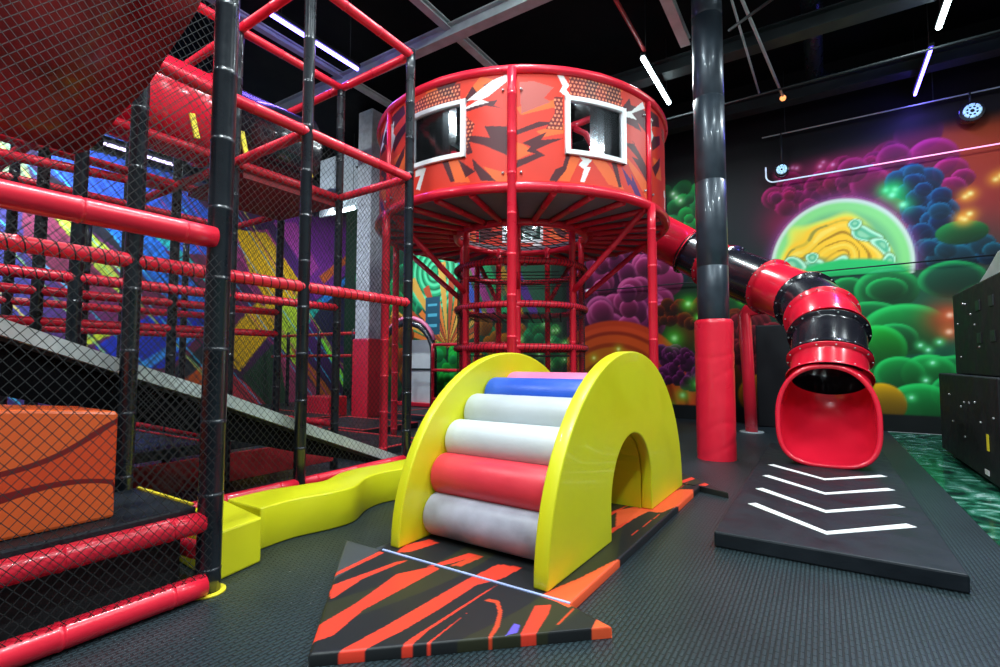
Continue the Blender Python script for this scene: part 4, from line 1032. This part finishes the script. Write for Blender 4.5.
# sloping board
def ramp():
    t = thing('ramp', (-3.9, 3.8, 0), 'pale-edged ramp sloping down behind the netting toward the bench', 'ramp')
    P0 = Vector((0, .1, 1.66)); P1 = Vector((0, 3.95, .12)); pts = [(-.9, 2.03), (.8, 1.39), (1.31, 1.19), (2.0, .93), (2.7, .64), (3.3, .40), (3.80, .20), (4.3, .03)]
    def strip(x0, x1, th, up_):
        mb = MB(); n = len(pts); vs = []
        for x in (x0, x1):
            vs += [(x, y, z + up_) for y, z in pts] + [(x, y, z + up_ - th) for y, z in pts]
        fs = []
        b = 2 * n
        for k in range(n - 1):
            fs += [(k, b + k, b + k + 1, k + 1), (n + k, n + k + 1, b + n + k + 1, b + n + k), (k, k + 1, n + k + 1, n + k), (b + k, b + n + k, b + n + k + 1, b + k + 1)]
        fs += [(0, n, b + n, b), (n - 1, b + n - 1, b + 2 * n - 1, 2 * n - 1)]
        return mb.add(vs, fs)
    strip(-3.66, -3.72, .09, .035).build('edge_board', RAMPG, t); strip(-4.38, -4.32, .09, .035).build('edge_board', RAMPG, t)
    strip(-3.72, -4.32, .05, -.03).build('ramp_deck', BLKV, t)
    mb = MB(); poly = [(y, z - .055) for y, z in pts[:-1]] + [(3.80, .12), (2.7, .42), (2.0, .64), (1.31, .86), (.8, 1.02), (-.9, 1.50)]
    n = len(pts) - 1; lo = poly[n:][::-1]; lo = [lo[0], lo[1], lo[2], lo[3], lo[4], (3.3, .26), lo[5]]; hi_ = poly[:n]; vs = []
    for x in (-3.735, -3.765): vs += [(x, y, z) for y, z in hi_] + [(x, y, z) for y, z in lo]
    fs = []
    for k in range(n - 1): fs += [(k, k + 1, n + k + 1, n + k), (2 * n + k, 3 * n + k, 3 * n + k + 1, 2 * n + k + 1), (n + k, n + k + 1, 3 * n + k + 1, 3 * n + k), (k, 2 * n + k, 2 * n + k + 1, k + 1)]
    fs += [(0, n, 3 * n, 2 * n), (n - 1, 3 * n - 1, 4 * n - 1, 2 * n - 1)]
    mb.add(vs, fs); mb.build('side_skirt', mat('matt_black_cloth', (.003, .003, .004), .95, spec=.05), t)
ramp()

# black platform, orange foam box
t = thing('black_platform', (-3.3, .4, 0), 'low black vinyl platform behind the near netting with a yellow-edged end', 'platform')
MB().box((-3.12, .15, .40), (.70, 2.45, .09)).build('top', BLKV, t, bevel=.012)
MB().box((-3.12, .15, .18), (.60, 2.35, .34)).build('base', mat('black_board', (.008, .008, .01), .7), t)
MB().box((-3.12, 1.368, .451), (.64, .016, .010)).build('edge_trim', YTAG, t)
def foambox():
    y0, y1, x0, x1, z0 = -.7, 1.06, -3.42, -2.90, .446; mb = MB(); n = 14; prof = []
    for k in range(n + 1):
        y = y0 + (y1 - y0) * k / n; prof.append((y, .955 + .06 * math.sin(PI * k / n)))
    poly = [(y0, z0), (y1, z0)] + prof[::-1]
    mb.prism(poly, x0, x1, 'x'); o = mb.build('foam_box', BOXPR, bevel=.015)
    tag(o, 'orange-red swirl-printed foam box with a domed top sitting on the black platform', 'foam box')
foambox()

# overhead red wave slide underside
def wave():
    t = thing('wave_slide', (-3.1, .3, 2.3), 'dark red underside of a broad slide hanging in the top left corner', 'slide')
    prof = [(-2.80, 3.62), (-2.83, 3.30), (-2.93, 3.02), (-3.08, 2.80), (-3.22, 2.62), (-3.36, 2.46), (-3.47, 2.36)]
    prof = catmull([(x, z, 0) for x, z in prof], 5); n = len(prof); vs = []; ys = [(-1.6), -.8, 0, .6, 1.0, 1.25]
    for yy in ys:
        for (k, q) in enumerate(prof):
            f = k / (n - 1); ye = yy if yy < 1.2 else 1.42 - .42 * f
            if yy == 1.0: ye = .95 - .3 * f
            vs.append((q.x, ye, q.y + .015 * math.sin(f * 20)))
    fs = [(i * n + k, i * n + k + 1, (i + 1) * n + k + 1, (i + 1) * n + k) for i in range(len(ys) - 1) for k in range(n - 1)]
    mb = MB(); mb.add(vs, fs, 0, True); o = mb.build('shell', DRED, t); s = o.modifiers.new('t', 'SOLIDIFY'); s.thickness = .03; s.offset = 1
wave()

# raised tube slide on the frame
def uptube():
    t = thing('overhead_tube', (-5.1, 2.2, 3.1), 'raised red and black crawl tube resting on the upper rails of the frame', 'crawl tube')
    X, Z, r = -5.15, 3.62, .44
    def sec(y0, y1, m, lb):
        mb = MB(); ys = [y0, y0 + .02, y0 + .022, y1 - .022, y1 - .02, y1]; rs = [r + .03, r + .03, r, r, r + .03, r + .03]
        mb.tube([(X, y, Z) for y in ys], rs, 32, caps=False); mb.tube([(X, y, Z) for y in ys[::-1]], [r - .012] * 6, 32, caps=False)
        o = mb.build('tube_section', m, t); o['label'] = lb
    sec(.3, 1.4, REDT, 'red tube section'); sec(1.4, 2.5, REDT, 'red tube section'); sec(2.5, 3.55, BLKT, 'black tube section')
    MB().tube([(X - .1, 1.75, Z + .3), (X - .1, 1.75, Z + .85)], .26, 24).build('chimney', REDT, t)
    for y, zz in ((1.57, -.22), (2.21, -.22), (2.67, -.2), (3.42, -.2)):
        a = .2; mb = MB(); mb.box((X + r - .02, y, Z + zz - .06), (.02, .05, .22), 0, 0, Matrix.Rotation(.25, 4, 'X')); mb.build('strap', YTAG, t, bevel=.004)
uptube()

# ---------------------------------------------------------------- back-left odds: low red-edged mats, doorway arch, fence, white door
def lowmat(x, y, w_, d, label, h=.09):
    t = thing('edged_mat', (x, y, 0), label, 'mat', 'red-edged black mats')
    MB().box((x, y, h / 2), (w_, d, h)).build('pad', BLKV, t, bevel=.01)
    mb = MB(); q = h + .004
    mb.box((x, y - d / 2 + .03, q), (w_, .06, .008)).box((x, y + d / 2 - .03, q), (w_, .06, .008)).box((x - w_ / 2 + .03, y, q), (.06, d - .13, .008)).box((x + w_ / 2 - .03, y, q), (.06, d - .13, .008))
    mb.build('edging', REDLINE, t)
lowmat(-5.9, 4.85, 2.3, 1.3, 'nearest red-edged black mat behind the frame')
lowmat(-7.2, 6.3, 1.9, 1.3, 'middle red-edged black mat beside the tower posts')
lowmat(-9.5, 5.9, 2.2, 2.2, 'red-edged black mat in front of the silver column')
lowmat(-6.95, 8.5, 2.0, 1.3, 'farthest red-edged black mat before the arched doorway')
tag(MB().box((-9.6, 4.2, .3), (1.6, .9, .6)).build('foam_block', RED, bevel=.03), 'red foam block far behind the netting on the left', 'foam block')
tag(MB().box((-9.35, 7.35, .22), (.8, .5, .44)).build('foam_block', RED, bevel=.03), 'small red foam block at the foot of the silver column', 'foam block')
t = thing('arched_gate', (-9.3, 9.9, 0), 'black padded arch gate standing before the green mural', 'gate')
pts = [(-10.3, 9.9, 0), (-10.3, 9.9, 1.4)] + [(-9.35 - .95 * math.cos(PI * k / 12), 9.9, 1.4 + .85 * math.sin(PI * k / 12)) for k in range(1, 12)] + [(-8.4, 9.9, 1.4), (-8.4, 9.9, 0)]
MB().tube(pts, .09, 12).build('hoop', BLK, t)
MB().tube([(x + .03, y + .02, z + .14) for x, y, z in pts[2:-2]], .05, 10).build('trim_hoop', PINKV, t)
t = thing('panel_board', (-9.15, 10.3, 0), 'pale grey panel board standing inside the black arch gate', 'board')
MB().box((-9.3, 10.3, .95), (1.1, .06, 1.7)).build('board', WHITEV, t, bevel=.01)
MB().box((-9.3, 10.26, 1.0), (1.1, .03, .05)).build('rail', DSTEEL, t); MB().box((-9.3, 10.3, .06), (1.3, .4, .1)).build('foot', RED, t, bevel=.01)
t = thing('red_fence', (-7.0, 9.4, 0), 'low red pipe fence left of the tower base', 'fence')
for x in (-8.0, -6.9, -5.9): MB().pipe((x, 9.4, 0), (x, 9.4, 1.65), .04, .4).build('post', RED, t)
for z in (1.62, 1.0, .3): MB().pipe((-8.0, 9.4, z), (-5.9, 9.4, z), .038, .4).build('rail', RED, t)
tag(MB().box((-6.2, 9.8, .55), (1.1, .5, 1.1)).build('equipment_cabinet', noisy(mat('grey_cabinet', (.05, .06, .065), .5), 5, .2, 0), bevel=.02), 'dark grey cabinet behind the low red fence', 'cabinet')
t = thing('rail_barrier', (-10.4, 7.6, 0), 'red pipe barrier in the back left corner by the silver column', 'barrier')
for x in (-12.2, -10.9, -9.6): MB().pipe((x, 8.3, 0), (x, 8.3, 2.0), .045, .4).build('post', BLK, t)
for z in (1.9, 1.35): MB().pipe((-12.9, 8.3, z), (-8.9, 8.3, z), .04, .4).build('rail', RED, t)
tag(MB().box((-10.15, 8.5, 5.85), (2.15, .08, 1.55)).build('wall_panel_board', noisy(mat('pale_panel', (.55, .6, .66), .5), 3, .3, 0), bevel=.01), 'pale grey panel hung high behind the silver column', 'panel')
t = thing('tube_light', (-10.0, 8.25, 5.0), 'bright white spotlight tube behind the upper netting', 'ceiling light', 'hanging tube lights')
MB().box((-10.0, 8.25, 5.05), (.9, .08, .05)).build('housing', DSTEEL, t); MB().tube([(-10.4, 8.25, 5.0), (-9.6, 8.25, 5.0)], .04, 8).build('tube', TUBEW, t)
for x in (-10.35, -9.65): MB().tube([(x, 8.25, 5.05), (x, 8.25, CZ)], .006, 6).build('hanging_wire', DSTEEL, t)
lamp_light((0, -.1, 0), .1, 1.2, 110, (.85, .95, 1), t, (R(60), 0, 0))
tag(MB().box((-.75, 10.7, .95), (.55, .3, 1.9)).build('speaker_cabinet', CABI, bevel=.02), 'plain dark upright cabinet behind the tube slide', 'cabinet')

# ---------------------------------------------------------------- black machine cabinets on the right
def cabinet(y0, y1, x0, x1, z0, z1, label, lower):
    t = thing('machine_cabinet', ((x0 + x1) / 2, (y0 + y1) / 2, z0), label, 'machine cabinet', 'black machine cabinets')
    MB().box(((x0 + x1) / 2, (y0 + y1) / 2, (z0 + z1) / 2), (x1 - x0, y1 - y0, z1 - z0)).build('body', CABI, t, bevel=.015)
    MB().box(((x0 + x1) / 2, y0 - .006, (z0 + z1) / 2), (x1 - x0 - .05, .012, z1 - z0 - .06)).build('front_panel', CABF, t, bevel=.003)
    mb = MB(); rr = random.Random(5 + lower)
    for k in range(9):
        y = y0 + .15 + (y1 - y0 - .3) * rr.random(); z = z0 + .12 + (z1 - z0 - .24) * rr.random(); mb.sphere((x0 - .002, y, z), .014, 8)
    mb.build('bolt', BOLT, t)
    if not lower:
        for yy in (y0 + .55, y0 + 1.05):
            for zz in (z0 + .4, z0 + .75): MB().box((x0 - .004, yy, zz), (.012, .16, .11)).build('vent', DSTEEL, t, bevel=.003)
    return t
t = cabinet(6.35, 9.05, 1.36, 2.6, .04, 1.06, 'wide lower black machine cabinet standing on the green-lit stone floor', 1)
for y in (6.6, 8.8):
    for x in (1.5, 2.4): MB().tube([(x, y, 0), (x, y, .05)], .04, 10).build('foot', DSTEEL, t)
MB().box((1.352, 6.72, .42), (.006, .07, .16)).build('yellow_label', YTAG, t); MB().box((1.352, 6.8, .12), (.006, .14, .05)).build('white_label', WHITE, t)
t = cabinet(6.2, 8.45, 1.44, 2.55, 1.065, 2.06, 'upper black machine cabinet stacked on the wide lower one', 0)
mb = MB(); mb.prism([(6.3, 2.06), (7.6, 2.06), (7.2, 2.16), (6.75, 2.30), (6.5, 2.30)], 1.5, 2.5, 'x'); mb.build('slanted_top', STEEL, t, bevel=.01)
